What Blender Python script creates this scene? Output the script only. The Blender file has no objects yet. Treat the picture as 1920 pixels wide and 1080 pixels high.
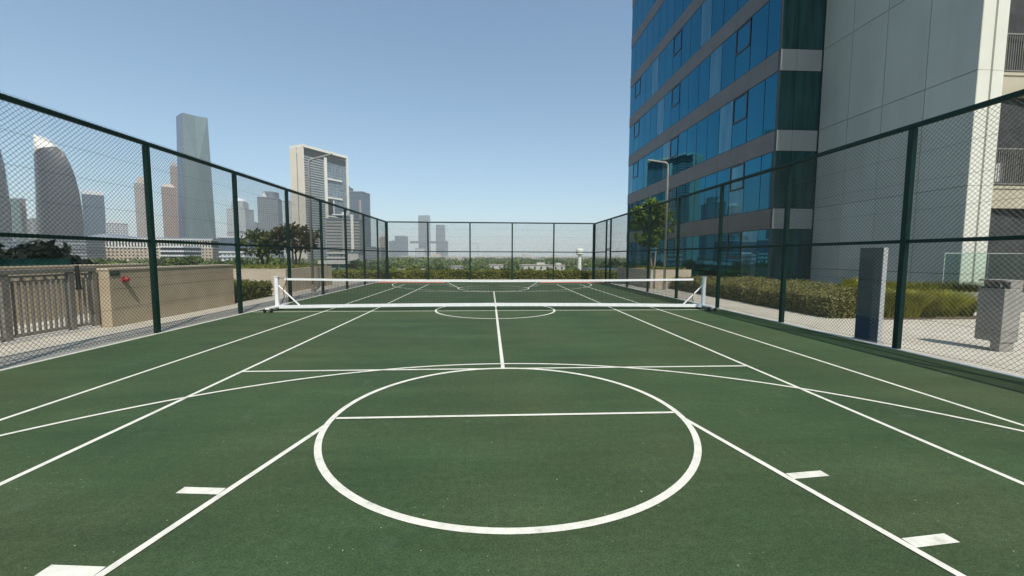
import bpy, bmesh, math, random
import numpy as np
from mathutils import Matrix, Vector
R = math.radians
random.seed(7)
rng = np.random.default_rng(11)
scene = bpy.context.scene
COL = scene.collection

# ------------------------------------------------------------------ camera
H = 1.7
F = 767.25
RT = (0.99852196, -0.05422333, 0.0037036)
UP = (0.00054828, 0.07819016, 0.99693831)
FW = (0.0543469, 0.99546277, -0.07810432)
cam_data = bpy.data.cameras.new("camera")
cam_data.sensor_width = 36.0
cam_data.lens = F / 1920 * 36
cam_data.clip_start = 0.05
cam_data.clip_end = 30000
cam = bpy.data.objects.new("camera", cam_data)
COL.objects.link(cam)
cam.matrix_world = Matrix(((RT[0], UP[0], -FW[0], 0), (RT[1], UP[1], -FW[1], 0), (RT[2], UP[2], -FW[2], H), (0, 0, 0, 1)))
scene.camera = cam

# ------------------------------------------------------------------ world, sun, exposure
SUN_EL, SUN_AZ = 56.0, 162.5          # azimuth clockwise from +Y
world = bpy.data.worlds.new("World")
scene.world = world
world.use_nodes = True
nt = world.node_tree
bg = nt.nodes["Background"]
sky = nt.nodes.new("ShaderNodeTexSky")
sky.sky_type = 'NISHITA'
sky.sun_disc = False
sky.sun_elevation = R(SUN_EL)
sky.sun_rotation = R(SUN_AZ)
sky.air_density = 1.0
sky.dust_density = 1.0
sky.ozone_density = 3.0
wb = nt.nodes.new("ShaderNodeMix")              # the camera's white balance
wb.data_type, wb.blend_type = 'RGBA', 'MULTIPLY'
wb.inputs[0].default_value = 1.0
wb.inputs[7].default_value = (1.08, 1.24, 1.24, 1)
soft = nt.nodes.new("ShaderNodeGamma")            # a hazy day's flatter sky
soft.inputs[1].default_value = 0.80
nt.links.new(sky.outputs[0], soft.inputs[0])
nt.links.new(soft.outputs[0], wb.inputs[6])
nt.links.new(wb.outputs[2], bg.inputs[0])
bg.inputs[1].default_value = 0.117
sun_data = bpy.data.lights.new("sun", 'SUN')
sun_data.energy = 3.3
sun_data.angle = R(0.53)
sun_data.color = (1.0, 0.945, 0.86)
sun = bpy.data.objects.new("sun", sun_data)
COL.objects.link(sun)
sd = Vector((math.sin(R(SUN_AZ)) * math.cos(R(SUN_EL)), math.cos(R(SUN_AZ)) * math.cos(R(SUN_EL)), math.sin(R(SUN_EL))))
sun.rotation_euler = sd.to_track_quat('Z', 'Y').to_euler()
sun.location = sd * 60
scene.view_settings.view_transform = 'Standard'
scene.view_settings.look = 'None'
scene.view_settings.exposure = 0.55
scene.view_settings.gamma = 1.0
scene.render.engine = 'CYCLES'
scene.cycles.use_denoising = True
scene.cycles.max_bounces = 6
scene.cycles.diffuse_bounces = 3
scene.cycles.glossy_bounces = 3
scene.cycles.transmission_bounces = 4
scene.cycles.transparent_max_bounces = 12
scene.cycles.volume_bounces = 1
scene.cycles.caustics_reflective = False
scene.cycles.caustics_refractive = False


def at(px, py, Y):
    """the point at depth Y that the photograph shows at a pixel of its 1920x1080 grid"""
    a, b = (px - 960) / F, -(py - 540) / F
    d = [a * RT[i] + b * UP[i] + FW[i] for i in range(3)]
    t = Y / d[1]
    return Vector((d[0] * t, Y, d[2] * t + H))


# ------------------------------------------------------------------ materials
def new_mat(name):
    m = bpy.data.materials.new(name)
    m.use_nodes = True
    t = m.node_tree
    return m, t, t.nodes["Principled BSDF"]


def N(t, kind, **kw):
    n = t.nodes.new(kind)
    for k, v in kw.items():
        setattr(n, k, v)
    return n


def ramp(t, src, stops):
    r = N(t, "ShaderNodeValToRGB")
    e = r.color_ramp.elements
    while len(e) < len(stops):
        e.new(0.5)
    for el, (p, c) in zip(e, stops):
        el.position = p
        el.color = (*c, 1)
    t.links.new(src, r.inputs[0])
    return r.outputs[0]


def noise(t, scale, detail=4, rough=0.55, coord="Object", mapping=None):
    tc = N(t, "ShaderNodeTexCoord")
    n = N(t, "ShaderNodeTexNoise")
    n.inputs["Scale"].default_value = scale
    n.inputs["Detail"].default_value = detail
    n.inputs["Roughness"].default_value = rough
    src = tc.outputs[coord]
    if mapping:
        mp = N(t, "ShaderNodeMapping")
        mp.inputs["Scale"].default_value = mapping
        t.links.new(src, mp.inputs[0])
        src = mp.outputs[0]
    t.links.new(src, n.inputs["Vector"])
    return n.outputs["Fac"]


def mix(t, fac, a, b, blend='MIX'):
    m = N(t, "ShaderNodeMix", data_type='RGBA', blend_type=blend)
    for sock, v in ((m.inputs[0], fac), (m.inputs[6], a), (m.inputs[7], b)):
        if hasattr(v, "is_linked") or hasattr(v, "links"):
            t.links.new(v, sock)
        elif isinstance(v, (int, float)):
            sock.default_value = v
        else:
            sock.default_value = (*v, 1)
    return m.outputs[2]


def bump(t, b, src, strength, dist=0.01):
    n = N(t, "ShaderNodeBump")
    n.inputs["Strength"].default_value = strength
    n.inputs["Distance"].default_value = dist
    t.links.new(src, n.inputs["Height"])
    t.links.new(n.outputs[0], b.inputs["Normal"])


def mat_noisy(name, c1, c2, scale=3.0, rough=0.7, metal=0.0, detail=5, bmp=0.0, bscale=60, spec=0.5, lo=0.35, hi=0.65):
    m, t, b = new_mat(name)
    col = ramp(t, noise(t, scale, detail), [(lo, c1), (hi, c2)])
    t.links.new(col, b.inputs["Base Color"])
    b.inputs["Roughness"].default_value = rough
    b.inputs["Metallic"].default_value = metal
    b.inputs["Specular IOR Level"].default_value = spec
    if bmp:
        bump(t, b, noise(t, bscale, 3), bmp)
    return m


def mat_leaf(name, dark, light, scale=1.2, trans=0.25):
    m, t, b = new_mat(name)
    f1 = noise(t, scale, 3)
    c = ramp(t, f1, [(0.32, dark), (0.68, light)])
    oi = N(t, "ShaderNodeObjectInfo")
    hs = N(t, "ShaderNodeHueSaturation")
    mr = N(t, "ShaderNodeMapRange")
    mr.inputs[3].default_value = 0.62
    mr.inputs[4].default_value = 1.3
    t.links.new(oi.outputs["Random"], mr.inputs[0])
    t.links.new(mr.outputs[0], hs.inputs["Value"])
    t.links.new(c, hs.inputs["Color"])
    t.links.new(hs.outputs[0], b.inputs["Base Color"])
    b.inputs["Roughness"].default_value = 0.55
    b.inputs["Specular IOR Level"].default_value = 0.3
    tr = N(t, "ShaderNodeBsdfTranslucent")
    t.links.new(hs.outputs[0], tr.inputs[0])
    mx = N(t, "ShaderNodeMixShader")
    mx.inputs[0].default_value = trans
    t.links.new(b.outputs[0], mx.inputs[1])
    t.links.new(tr.outputs[0], mx.inputs[2])
    t.links.new(mx.outputs[0], t.nodes["Material Output"].inputs[0])
    return m


def mat_facade(name, wall, glass, w, h, mw=0.3, rough_g=0.15, vary=0.35):
    """windows as a grid in the facade's own metres: wall between, glass inside, each pane a little different"""
    m, t, b = new_mat(name)
    tc = N(t, "ShaderNodeTexCoord")
    sp = N(t, "ShaderNodeSeparateXYZ")
    t.links.new(tc.outputs["Object"], sp.inputs[0])
    ad = N(t, "ShaderNodeMath", operation='ADD')
    t.links.new(sp.outputs[0], ad.inputs[0])
    t.links.new(sp.outputs[1], ad.inputs[1])
    cb = N(t, "ShaderNodeCombineXYZ")
    t.links.new(ad.outputs[0], cb.inputs[0])
    t.links.new(sp.outputs[2], cb.inputs[1])
    br = N(t, "ShaderNodeTexBrick")
    br.offset = 0.0
    br.squash = 1.0
    br.inputs["Scale"].default_value = 1.0
    br.inputs["Mortar Size"].default_value = mw
    br.inputs["Mortar Smooth"].default_value = 0.05
    br.inputs["Brick Width"].default_value = w
    br.inputs["Row Height"].default_value = h
    g2 = tuple(min(1, v * (1 + vary) + 0.02 * vary) for v in glass)
    g1 = tuple(v * (1 - vary) for v in glass)
    br.inputs["Color1"].default_value = (*g1, 1)
    br.inputs["Color2"].default_value = (*g2, 1)
    br.inputs["Mortar"].default_value = (*wall, 1)
    t.links.new(cb.outputs[0], br.inputs["Vector"])
    c = mix(t, 0.35, br.outputs["Color"], ramp(t, noise(t, 0.06, 3), [(0.3, (0.72,) * 3), (0.7, (1.0,) * 3)]), 'MULTIPLY')
    t.links.new(c, b.inputs["Base Color"])
    rr = N(t, "ShaderNodeMapRange")
    rr.inputs[3].default_value = rough_g
    rr.inputs[4].default_value = 0.75
    t.links.new(br.outputs["Fac"], rr.inputs[0])
    t.links.new(rr.outputs[0], b.inputs["Roughness"])
    return m


def mat_glass_coat(name, c1, c2, ior, rough=0.015, scale=0.6, tint=(1, 1, 1), wob=0.02):
    m, t, b = new_mat(name)
    col = ramp(t, noise(t, scale, 2, mapping=(1.0, 1.0, 0.12)), [(0.35, c1), (0.65, c2)])
    t.links.new(col, b.inputs["Base Color"])
    b.inputs["Roughness"].default_value = rough
    b.inputs["IOR"].default_value = ior
    b.inputs["Specular Tint"].default_value = (*tint, 1)
    if wob:
        bump(t, b, noise(t, 0.55, 1), wob, 0.05)
    return m


M = {}
# court: acrylic over asphalt, worn and dusty in patches, fine grit
m, t, b = new_mat("court_green")
base = ramp(t, noise(t, 0.55, 6, 0.62), [(0.3, (0.032, 0.062, 0.027)), (0.7, (0.050, 0.086, 0.037))])
warm = ramp(t, noise(t, 0.33, 5, 0.6), [(0.42, (0, 0, 0)), (0.66, (0.55, 0.55, 0.55))])
c = mix(t, warm, base, (0.062, 0.074, 0.034))
streak = ramp(t, noise(t, 1.4, 6, 0.68, mapping=(0.25, 1.3, 1)), [(0.33, (0.78, 0.80, 0.78)), (0.7, (1.16, 1.14, 1.10))])
c = mix(t, 0.9, c, streak, 'MULTIPLY')
mott = ramp(t, noise(t, 17, 4, 0.7), [(0.3, (0.80, 0.80, 0.80)), (0.7, (1.20, 1.20, 1.18))])
c = mix(t, 0.9, c, mott, 'MULTIPLY')
grit = ramp(t, noise(t, 78, 3, 0.7), [(0.3, (0.50, 0.50, 0.50)), (0.7, (1.50, 1.50, 1.46))])
c = mix(t, 0.85, c, grit, 'MULTIPLY')
scuff = ramp(t, noise(t, 2.6, 8, 0.75, mapping=(1, 0.6, 1)), [(0.58, (0, 0, 0)), (0.76, (0.55, 0.55, 0.55))])
c = mix(t, scuff, c, (0.088, 0.122, 0.078))
stain = ramp(t, noise(t, 1.1, 3, 0.5), [(0.72, (0, 0, 0)), (0.80, (0.5, 0.5, 0.5))])
c = mix(t, stain, c, (0.022, 0.040, 0.020))
fleck = ramp(t, noise(t, 36, 1, 0.5), [(0.765, (0, 0, 0)), (0.80, (0.8, 0.8, 0.8))])
c = mix(t, fleck, c, (0.34, 0.35, 0.26))
t.links.new(c, b.inputs["Base Color"])
b.inputs["Roughness"].default_value = 0.85
b.inputs["Specular IOR Level"].default_value = 0.25
bump(t, b, noise(t, 110, 3, 0.7), 0.6, 0.004)
M["court"] = m
M["court_red"] = mat_noisy("court_red", (0.42, 0.14, 0.085), (0.52, 0.19, 0.12), 2.0, 0.85, bmp=0.2)
m, t, b = new_mat("line_paint")
c = ramp(t, noise(t, 9, 6, 0.7), [(0.28, (0.42, 0.42, 0.34)), (0.40, (0.60, 0.585, 0.50)), (0.62, (0.72, 0.70, 0.61))])
t.links.new(c, b.inputs["Base Color"])
b.inputs["Roughness"].default_value = 0.7
bump(t, b, noise(t, 140, 2), 0.4, 0.003)
M["line"] = m


def mat_paving(name, c1, c2, joint, w, h, offset=0.5):
    m, t, b = new_mat(name)
    tc = N(t, "ShaderNodeTexCoord")
    br = N(t, "ShaderNodeTexBrick")
    br.offset = offset
    br.inputs["Scale"].default_value = 1
    br.inputs["Brick Width"].default_value = w
    br.inputs["Row Height"].default_value = h
    br.inputs["Mortar Size"].default_value = 0.006
    br.inputs["Color1"].default_value = (*c1, 1)
    br.inputs["Color2"].default_value = (*c2, 1)
    br.inputs["Mortar"].default_value = (*joint, 1)
    t.links.new(tc.outputs["Object"], br.inputs["Vector"])
    st = ramp(t, noise(t, 0.9, 7, 0.65), [(0.3, (0.80, 0.79, 0.77)), (0.65, (1.0, 1.0, 1.0))])
    sp = ramp(t, noise(t, 120, 2, 0.6), [(0.3, (0.82, 0.82, 0.82)), (0.7, (1.08, 1.08, 1.08))])
    c = mix(t, 1.0, mix(t, 1.0, br.outputs["Color"], st, 'MULTIPLY'), sp, 'MULTIPLY')
    t.links.new(c, b.inputs["Base Color"])
    b.inputs["Roughness"].default_value = 0.8
    return m


M["paving"] = mat_paving("paving", (0.50, 0.465, 0.385), (0.55, 0.515, 0.43), (0.27, 0.25, 0.21), 0.6, 0.3)
M["curb"] = mat_noisy("curb_stone", (0.62, 0.60, 0.55), (0.72, 0.70, 0.65), 6, 0.7)
M["fence_green"] = mat_noisy("fence_green", (0.002, 0.024, 0.016), (0.003, 0.032, 0.021), 8, 0.55, spec=0.25)
M["wire"] = mat_noisy("wire", (0.010, 0.024, 0.017), (0.016, 0.034, 0.024), 5, 0.45)
M["white_metal"] = mat_noisy("white_metal", (0.74, 0.74, 0.73), (0.82, 0.82, 0.81), 8, 0.35)
M["tape"] = mat_noisy("tape", (0.74, 0.74, 0.72), (0.82, 0.82, 0.80), 14, 0.8)
M["black"] = mat_noisy("black_plastic", (0.010, 0.010, 0.010), (0.020, 0.020, 0.020), 10, 0.5)
M["net"] = mat_noisy("net_cord", (0.012, 0.014, 0.012), (0.022, 0.024, 0.02), 10, 0.7)
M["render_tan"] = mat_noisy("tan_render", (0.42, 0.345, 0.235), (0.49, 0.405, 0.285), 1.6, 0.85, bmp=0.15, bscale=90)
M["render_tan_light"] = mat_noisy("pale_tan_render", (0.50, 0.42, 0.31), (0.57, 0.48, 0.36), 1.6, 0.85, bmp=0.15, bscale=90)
M["rail_metal"] = mat_noisy("rail_metal", (0.20, 0.185, 0.16), (0.26, 0.24, 0.21), 6, 0.45, 0.2)
M["lamp_metal"] = mat_noisy("lamp_metal", (0.30, 0.28, 0.25), (0.36, 0.34, 0.31), 6, 0.4, 0.3)
M["soil"] = mat_noisy("soil", (0.07, 0.05, 0.032), (0.12, 0.09, 0.06), 8, 0.95, bmp=0.4)
M["glass_blue"] = mat_glass_coat("blue_glass", (0.020, 0.128, 0.196), (0.028, 0.148, 0.218), 1.5, 0.012, 0.5, (0.66, 0.90, 1.0), 0.02)
M["glass_blue"].node_tree.nodes["Principled BSDF"].inputs["Metallic"].default_value = 1.0
M["glass_curtain"] = mat_glass_coat("curtained_glass", (0.045, 0.165, 0.235), (0.110, 0.235, 0.275), 1.5, 0.02, 2.2, (0.72, 0.90, 1.0), 0.02)
M["glass_curtain"].node_tree.nodes["Principled BSDF"].inputs["Metallic"].default_value = 0.8
M["glass_teal"] = mat_glass_coat("teal_glass", (0.003, 0.022, 0.022), (0.014, 0.068, 0.064), 1.5, 0.03, 2.4, (0.8, 0.95, 1.0), 0.0)
M["glass_dark"] = mat_glass_coat("dark_glass", (0.006, 0.014, 0.014), (0.012, 0.024, 0.024), 1.5, 0.03, 1.0, (1, 1, 1), 0.0)
M["mullion"] = mat_noisy("mullion", (0.008, 0.016, 0.020), (0.012, 0.022, 0.028), 4, 0.4)
M["spandrel"] = mat_noisy("spandrel_metal", (0.140, 0.122, 0.110), (0.165, 0.145, 0.130), 0.7, 0.45, 0.1)
M["spandrel_pale"] = mat_noisy("spandrel_pale", (0.30, 0.30, 0.285), (0.335, 0.335, 0.32), 0.7, 0.4, 0.15)
M["cladding"] = mat_noisy("grey_cladding", (0.430, 0.445, 0.400), (0.465, 0.480, 0.432), 0.5, 0.5, 0.0)
m = M["cladding"]
t = m.node_tree
b = t.nodes["Principled BSDF"]
src_ = b.inputs["Base Color"].links[0].from_socket
gi = N(t, "ShaderNodeNewGeometry")
pr = ramp(t, gi.outputs["Random Per Island"], [(0.0, (0.93, 0.93, 0.93)), (1.0, (1.05, 1.05, 1.05))])
dr = ramp(t, noise(t, 1.3, 5, 0.6, mapping=(1.0, 1.0, 0.10)), [(0.30, (0.90, 0.90, 0.88)), (0.55, (1.0, 1.0, 1.0))])
t.links.new(mix(t, 1.0, mix(t, 1.0, src_, pr, 'MULTIPLY'), dr, 'MULTIPLY'), b.inputs["Base Color"])
M["cladding_white"] = mat_noisy("white_cladding", (0.66, 0.65, 0.56), (0.72, 0.71, 0.62), 0.8, 0.6)
M["joint"] = mat_noisy("joint_dark", (0.03, 0.034, 0.034), (0.05, 0.055, 0.055), 3, 0.8)
M["balcony_tan"] = mat_noisy("balcony_tan", (0.44, 0.40, 0.29), (0.50, 0.46, 0.35), 1.0, 0.75)
M["balcony_rail"] = mat_noisy("balcony_rail", (0.28, 0.27, 0.24), (0.34, 0.33, 0.30), 4, 0.4, 0.4)
M["stone_grey"] = mat_noisy("grey_stone", (0.23, 0.22, 0.195), (0.29, 0.275, 0.245), 5, 0.7, bmp=0.1)
M["steel"] = mat_noisy("steel", (0.55, 0.55, 0.54), (0.65, 0.65, 0.64), 8, 0.25, 0.9)
M["totem"] = mat_noisy("totem_glass", (0.115, 0.140, 0.140), (0.130, 0.158, 0.158), 1.2, 0.25)
M["totem_low"] = mat_noisy("totem_low", (0.024, 0.058, 0.105), (0.032, 0.070, 0.120), 1.2, 0.3)
M["totem_edge"] = mat_noisy("totem_edge", (0.42, 0.42, 0.42), (0.50, 0.50, 0.50), 30, 0.4, 0.3)
M["red"] = mat_noisy("red_plastic", (0.26, 0.020, 0.025), (0.32, 0.03, 0.035), 8, 0.4)
M["sign_green"] = mat_noisy("sign_green", (0.025, 0.05, 0.035), (0.03, 0.06, 0.04), 8, 0.5)
M["hedge"] = mat_leaf("hedge_leaf", (0.125, 0.142, 0.022), (0.300, 0.305, 0.060), 1.5)
M["hedge_core"] = mat_noisy("hedge_core", (0.040, 0.045, 0.012), (0.070, 0.068, 0.020), 5, 0.95)
M["hedge_dry"] = mat_leaf("hedge_leaf_olive", (0.120, 0.112, 0.032), (0.29, 0.275, 0.095), 1.6)
M["grass_blade"] = mat_leaf("grass_blade", (0.15, 0.175, 0.012), (0.46, 0.42, 0.055), 1.1, 0.35)
M["leaf_tree"] = mat_leaf("tree_leaf", (0.045, 0.065, 0.016), (0.135, 0.155, 0.040), 1.3, 0.3)
M["leaf_bright"] = mat_leaf("tree_leaf_bright", (0.060, 0.105, 0.018), (0.185, 0.265, 0.050), 1.6, 0.3)
M["leaf_olive"] = mat_leaf("tree_leaf_olive", (0.075, 0.068, 0.020), (0.185, 0.160, 0.052), 1.4, 0.3)
M["leaf_dark"] = mat_leaf("tree_leaf_dark", (0.006, 0.013, 0.005), (0.022, 0.036, 0.012), 0.6, 0.15)
M["leaf_far"] = mat_leaf("tree_leaf_far", (0.034, 0.062, 0.012), (0.215, 0.265, 0.062), 0.16, 0.2)
M["bark"] = mat_noisy("bark", (0.10, 0.078, 0.055), (0.17, 0.135, 0.10), 9, 0.9, bmp=0.4)
M["bark_pale"] = mat_noisy("bark_pale", (0.26, 0.21, 0.15), (0.36, 0.29, 0.21), 9, 0.9, bmp=0.4)
M["ground"] = mat_noisy("city_ground", (0.060, 0.075, 0.032), (0.19, 0.17, 0.12), 0.012, 0.95, detail=8, lo=0.45, hi=0.7)
M["villa"] = mat_noisy("villa_wall", (0.47, 0.45, 0.40), (0.54, 0.52, 0.46), 0.3, 0.8)
M["villa_roof"] = mat_noisy("villa_roof", (0.36, 0.32, 0.27), (0.44, 0.40, 0.33), 0.3, 0.8)
M["white_wall"] = mat_noisy("white_wall", (0.66, 0.66, 0.64), (0.74, 0.74, 0.72), 0.1, 0.7)
M["louvre_grey"] = mat_noisy("louvre_grey", (0.40, 0.41, 0.40), (0.48, 0.49, 0.48), 0.1, 0.6)
M["cream"] = mat_noisy("cream_wall", (0.70, 0.61, 0.48), (0.76, 0.67, 0.54), 0.05, 0.75)
M["cream_pale"] = mat_noisy("pale_cream_wall", (0.74, 0.71, 0.62), (0.80, 0.77, 0.68), 0.05, 0.7)
M["sand_tower"] = mat_noisy("sand_tower", (0.44, 0.36, 0.28), (0.52, 0.43, 0.34), 0.06, 0.8)
M["dark_void"] = mat_noisy("dark_void", (0.012, 0.016, 0.018), (0.022, 0.026, 0.03), 0.2, 0.5)
M["slate"] = mat_noisy("slate", (0.16, 0.19, 0.22), (0.21, 0.24, 0.27), 0.08, 0.5)
M["blade"] = mat_facade("blade_glass", (0.062, 0.068, 0.074), (0.016, 0.020, 0.026), 3.2, 3.8, 0.5, 0.3, 0.7)
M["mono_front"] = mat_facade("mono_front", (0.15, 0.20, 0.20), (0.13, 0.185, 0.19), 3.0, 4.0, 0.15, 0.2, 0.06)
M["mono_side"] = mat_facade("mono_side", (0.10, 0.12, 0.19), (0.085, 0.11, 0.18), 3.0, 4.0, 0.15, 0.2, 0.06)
M["fac_blue"] = mat_facade("facade_blue", (0.13, 0.16, 0.19), (0.07, 0.11, 0.15), 3.0, 3.6, 0.3, 0.2, 0.2)
M["fac_grey"] = mat_facade("facade_grey", (0.24, 0.26, 0.27), (0.09, 0.12, 0.14), 2.6, 3.4, 0.6, 0.25, 0.35)
M["fac_tan"] = mat_facade("facade_tan", (0.40, 0.34, 0.28), (0.10, 0.10, 0.11), 3.2, 3.5, 0.85, 0.3, 0.4)
M["fac_brown"] = mat_facade("facade_brown", (0.34, 0.24, 0.185), (0.09, 0.085, 0.09), 3.0, 3.5, 0.8, 0.3, 0.4)
M["fac_white"] = mat_facade("facade_white", (0.55, 0.55, 0.54), (0.12, 0.15, 0.17), 3.2, 3.5, 0.8, 0.3, 0.4)
M["fac_hotel"] = mat_facade("facade_hotel", (0.52, 0.42, 0.30), (0.06, 0.055, 0.05), 3.3, 3.3, 0.85, 0.4, 0.5)
M["fac_green"] = mat_facade("facade_green", (0.17, 0.23, 0.20), (0.08, 0.14, 0.12), 3.0, 3.6, 0.35, 0.2, 0.2)
M["fac_stripe"] = mat_facade("facade_stripe", (0.34, 0.33, 0.31), (0.075, 0.085, 0.09), 60.0, 2.6, 0.75, 0.3, 0.2)
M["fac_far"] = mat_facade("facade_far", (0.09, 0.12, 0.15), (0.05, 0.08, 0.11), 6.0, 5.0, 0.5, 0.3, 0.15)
M["index_glass"] = mat_facade("slab_glass", (0.26, 0.30, 0.32), (0.13, 0.175, 0.20), 2.4, 3.6, 0.22, 0.12, 0.35)


# ------------------------------------------------------------------ mesh helpers
class MB:
    """collects shapes, then links them as one mesh object"""

    def __init__(s):
        s.v, s.f = [], []

    def add(s, vs, fs):
        o = len(s.v)
        s.v.extend(tuple(p) for p in vs)
        s.f.extend(tuple(i + o for i in f) for f in fs)
        return s

    def box(s, x0, x1, y0, y1, z0, z1):
        return s.add([(x0, y0, z0), (x1, y0, z0), (x1, y1, z0), (x0, y1, z0), (x0, y0, z1), (x1, y0, z1), (x1, y1, z1), (x0, y1, z1)],
                     [(3, 2, 1, 0), (4, 5, 6, 7), (0, 1, 5, 4), (1, 2, 6, 5), (2, 3, 7, 6), (3, 0, 4, 7)])

    def tube(s, pts, r, n=8, caps=True):
        pts = [Vector(p) for p in pts]
        rs = r if isinstance(r, (list, tuple)) else [r] * len(pts)
        o = len(s.v)
        prev = None
        for i, p in enumerate(pts):
            d = (pts[min(i + 1, len(pts) - 1)] - pts[max(i - 1, 0)]).normalized()
            a = Vector((0, 0, 1)) if abs(d.z) < 0.9 else Vector((1, 0, 0))
            if prev is not None:
                e1 = (prev - d * prev.dot(d)).normalized()
            else:
                e1 = d.cross(a).normalized()
            e2 = d.cross(e1)
            prev = e1
            for k in range(n):
                g = 2 * math.pi * k / n + math.pi / n
                s.v.append(tuple(p + (e1 * math.cos(g) + e2 * math.sin(g)) * rs[i]))
        for i in range(len(pts) - 1):
            for k in range(n):
                a, b_ = o + i * n + k, o + i * n + (k + 1) % n
                s.f.append((a, b_, b_ + n, a + n))
        if caps:
            s.f.append(tuple(o + k for k in range(n))[::-1])
            s.f.append(tuple(o + (len(pts) - 1) * n + k for k in range(n)))
        return s

    def loft(s, loops, cap0=True, cap1=True):
        n = len(loops[0])
        o = len(s.v)
        for l in loops:
            s.v.extend(tuple(p) for p in l)
        for i in range(len(loops) - 1):
            for k in range(n):
                a, b_ = o + i * n + k, o + i * n + (k + 1) % n
                s.f.append((a, b_, b_ + n, a + n))
        if cap0:
            s.f.append(tuple(o + k for k in range(n))[::-1])
        if cap1:
            s.f.append(tuple(o + (len(loops) - 1) * n + k for k in range(n)))
        return s

    def prism(s, poly, z0, z1):
        return s.loft([[(x, y, z0) for x, y in poly], [(x, y, z1) for x, y in poly]])

    def build(s, name, mat, parent=None, smooth=False, bevel=0.0, kind=None):
        me = bpy.data.meshes.new(name)
        me.from_pydata(s.v, [], s.f)
        me.update()
        return link_mesh(me, name, mat, parent, smooth, bevel, kind)


def link_mesh(me, name, mat, parent=None, smooth=False, bevel=0.0, kind=None):
    me.materials.append(mat)
    if smooth:
        me.polygons.foreach_set("use_smooth", [True] * len(me.polygons))
    o = bpy.data.objects.new(name, me)
    COL.objects.link(o)
    if parent:
        o.parent = parent
    if bevel:
        md = o.modifiers.new("bevel", 'BEVEL')
        md.width = bevel
        md.segments = 2
        md.limit_method = 'ANGLE'
    if kind:
        o["kind"] = kind
    return o


def quads_mesh(name, V, mat, parent=None, kind=None, n=4):
    """V: (N, n, 3) loose faces"""
    V = np.asarray(V, dtype=np.float32)
    nq = len(V)
    me = bpy.data.meshes.new(name)
    me.vertices.add(nq * n)
    me.vertices.foreach_set("co", V.reshape(-1))
    me.loops.add(nq * n)
    me.loops.foreach_set("vertex_index", np.arange(nq * n, dtype=np.int32))
    me.polygons.add(nq)
    me.polygons.foreach_set("loop_start", np.arange(0, nq * n, n, dtype=np.int32))
    me.polygons.foreach_set("loop_total", np.full(nq, n, dtype=np.int32))
    me.update()
    me.validate()
    return link_mesh(me, name, mat, parent, False, 0.0, kind)


def thing(name, label, cat, loc=(0, 0, 0), rz=0.0, group=None):
    o = bpy.data.objects.new(name, None)
    COL.objects.link(o)
    o.location = loc
    o.rotation_euler = (0, 0, rz)
    o.empty_display_size = 0.3
    return tag(o, label, cat, group)


def tag(o, label, cat, group=None):
    o["label"] = label
    o["category"] = cat
    if group:
        o["group"] = group
    return o


def children(o):
    return [c for c in COL.objects if c.parent == o]


def copy_tree(root, loc, rz=0.0, sc=None, label=None):
    r = root.copy()
    COL.objects.link(r)
    r.location = loc
    r.rotation_euler = (0, 0, rz)
    if sc:
        r.scale = sc
    if label:
        r["label"] = label
    for ch in children(root):
        c = ch.copy()
        COL.objects.link(c)
        c.parent = r
        for g in children(ch):
            d = g.copy()
            COL.objects.link(d)
            d.parent = c
    return r


def leaf_quads(centers, size, flat=0.0, aspect=1.6):
    """one bent-free leaf quad at each centre, randomly turned"""
    n = len(centers)
    nrm = rng.normal(size=(n, 3))
    nrm[:, 2] += flat
    nrm /= np.linalg.norm(nrm, axis=1, keepdims=True)
    a = rng.normal(size=(n, 3))
    u = np.cross(nrm, a)
    u /= np.linalg.norm(u, axis=1, keepdims=True)
    w = np.cross(nrm, u)
    sz = size * rng.uniform(0.6, 1.3, size=(n, 1))
    u, w = u * sz * aspect * 0.5, w * sz * 0.5
    return np.stack([centers - u, centers - w * 0.9 + u * 0.1, centers + u, centers + w * 0.9 + u * 0.1], axis=1)


def clump_points(blobs, per, shell=0.55):
    """points in many small clumps; blobs = (x, y, z, rx, rz)"""
    out = []
    for (x, y, z, rx, rz) in blobs:
        d = rng.normal(size=(per, 3))
        d /= np.linalg.norm(d, axis=1, keepdims=True)
        rad = rng.uniform(shell, 1.0, size=(per, 1)) ** 0.7
        out.append(np.array([[x, y, z]]) + d * rad * np.array([[rx, rx, rz]]))
    return np.concatenate(out)


# ------------------------------------------------------------------ the setting: ground, podium deck, court
def struct(mb, name, mat):
    return mb.build(name, mat, None, False, 0.0, "structure")


GZ = -14.0
struct(MB().add([(-5200, -300, GZ), (5200, -300, GZ), (5200, 6500, GZ), (-5200, 6500, GZ)], [(0, 1, 2, 3)]), "ground", M["ground"])
# podium deck carrying the court (its top is the walk around the court)
deck = [(-12.4, -12), (60, -12), (60, 60), (13.6, 60), (13.6, 32.2), (-12.4, 32.2)]
d_ = struct(MB().prism(deck, GZ + 0.002, -0.006), "pavement", M["paving"])
CX = 0.2
FL, FR, FY = -7.25, 7.55, 29.25      # fence lines
struct(MB().add([(FL + 0.08, -3.6, 0), (FR - 0.06, -3.6, 0), (FR - 0.06, 28.95, 0), (FL + 0.08, 28.95, 0)], [(0, 1, 2, 3)]), "court", M["court"])
# red end zone either side of the far key
ez = MB()
for a, b_, c_, d0 in ((FL + 0.12, CX - 2.95, FL + 0.12, CX - 3.5), (CX + 2.95, FR - 0.1, CX + 3.5, FR - 0.1)):
    ez.add([(a, 25.75, 0.001), (b_, 25.75, 0.001), (d0, 28.9, 0.001), (c_, 28.9, 0.001)], [(0, 1, 2, 3)])
struct(ez, "court_end_zone", M["court_red"])
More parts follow.
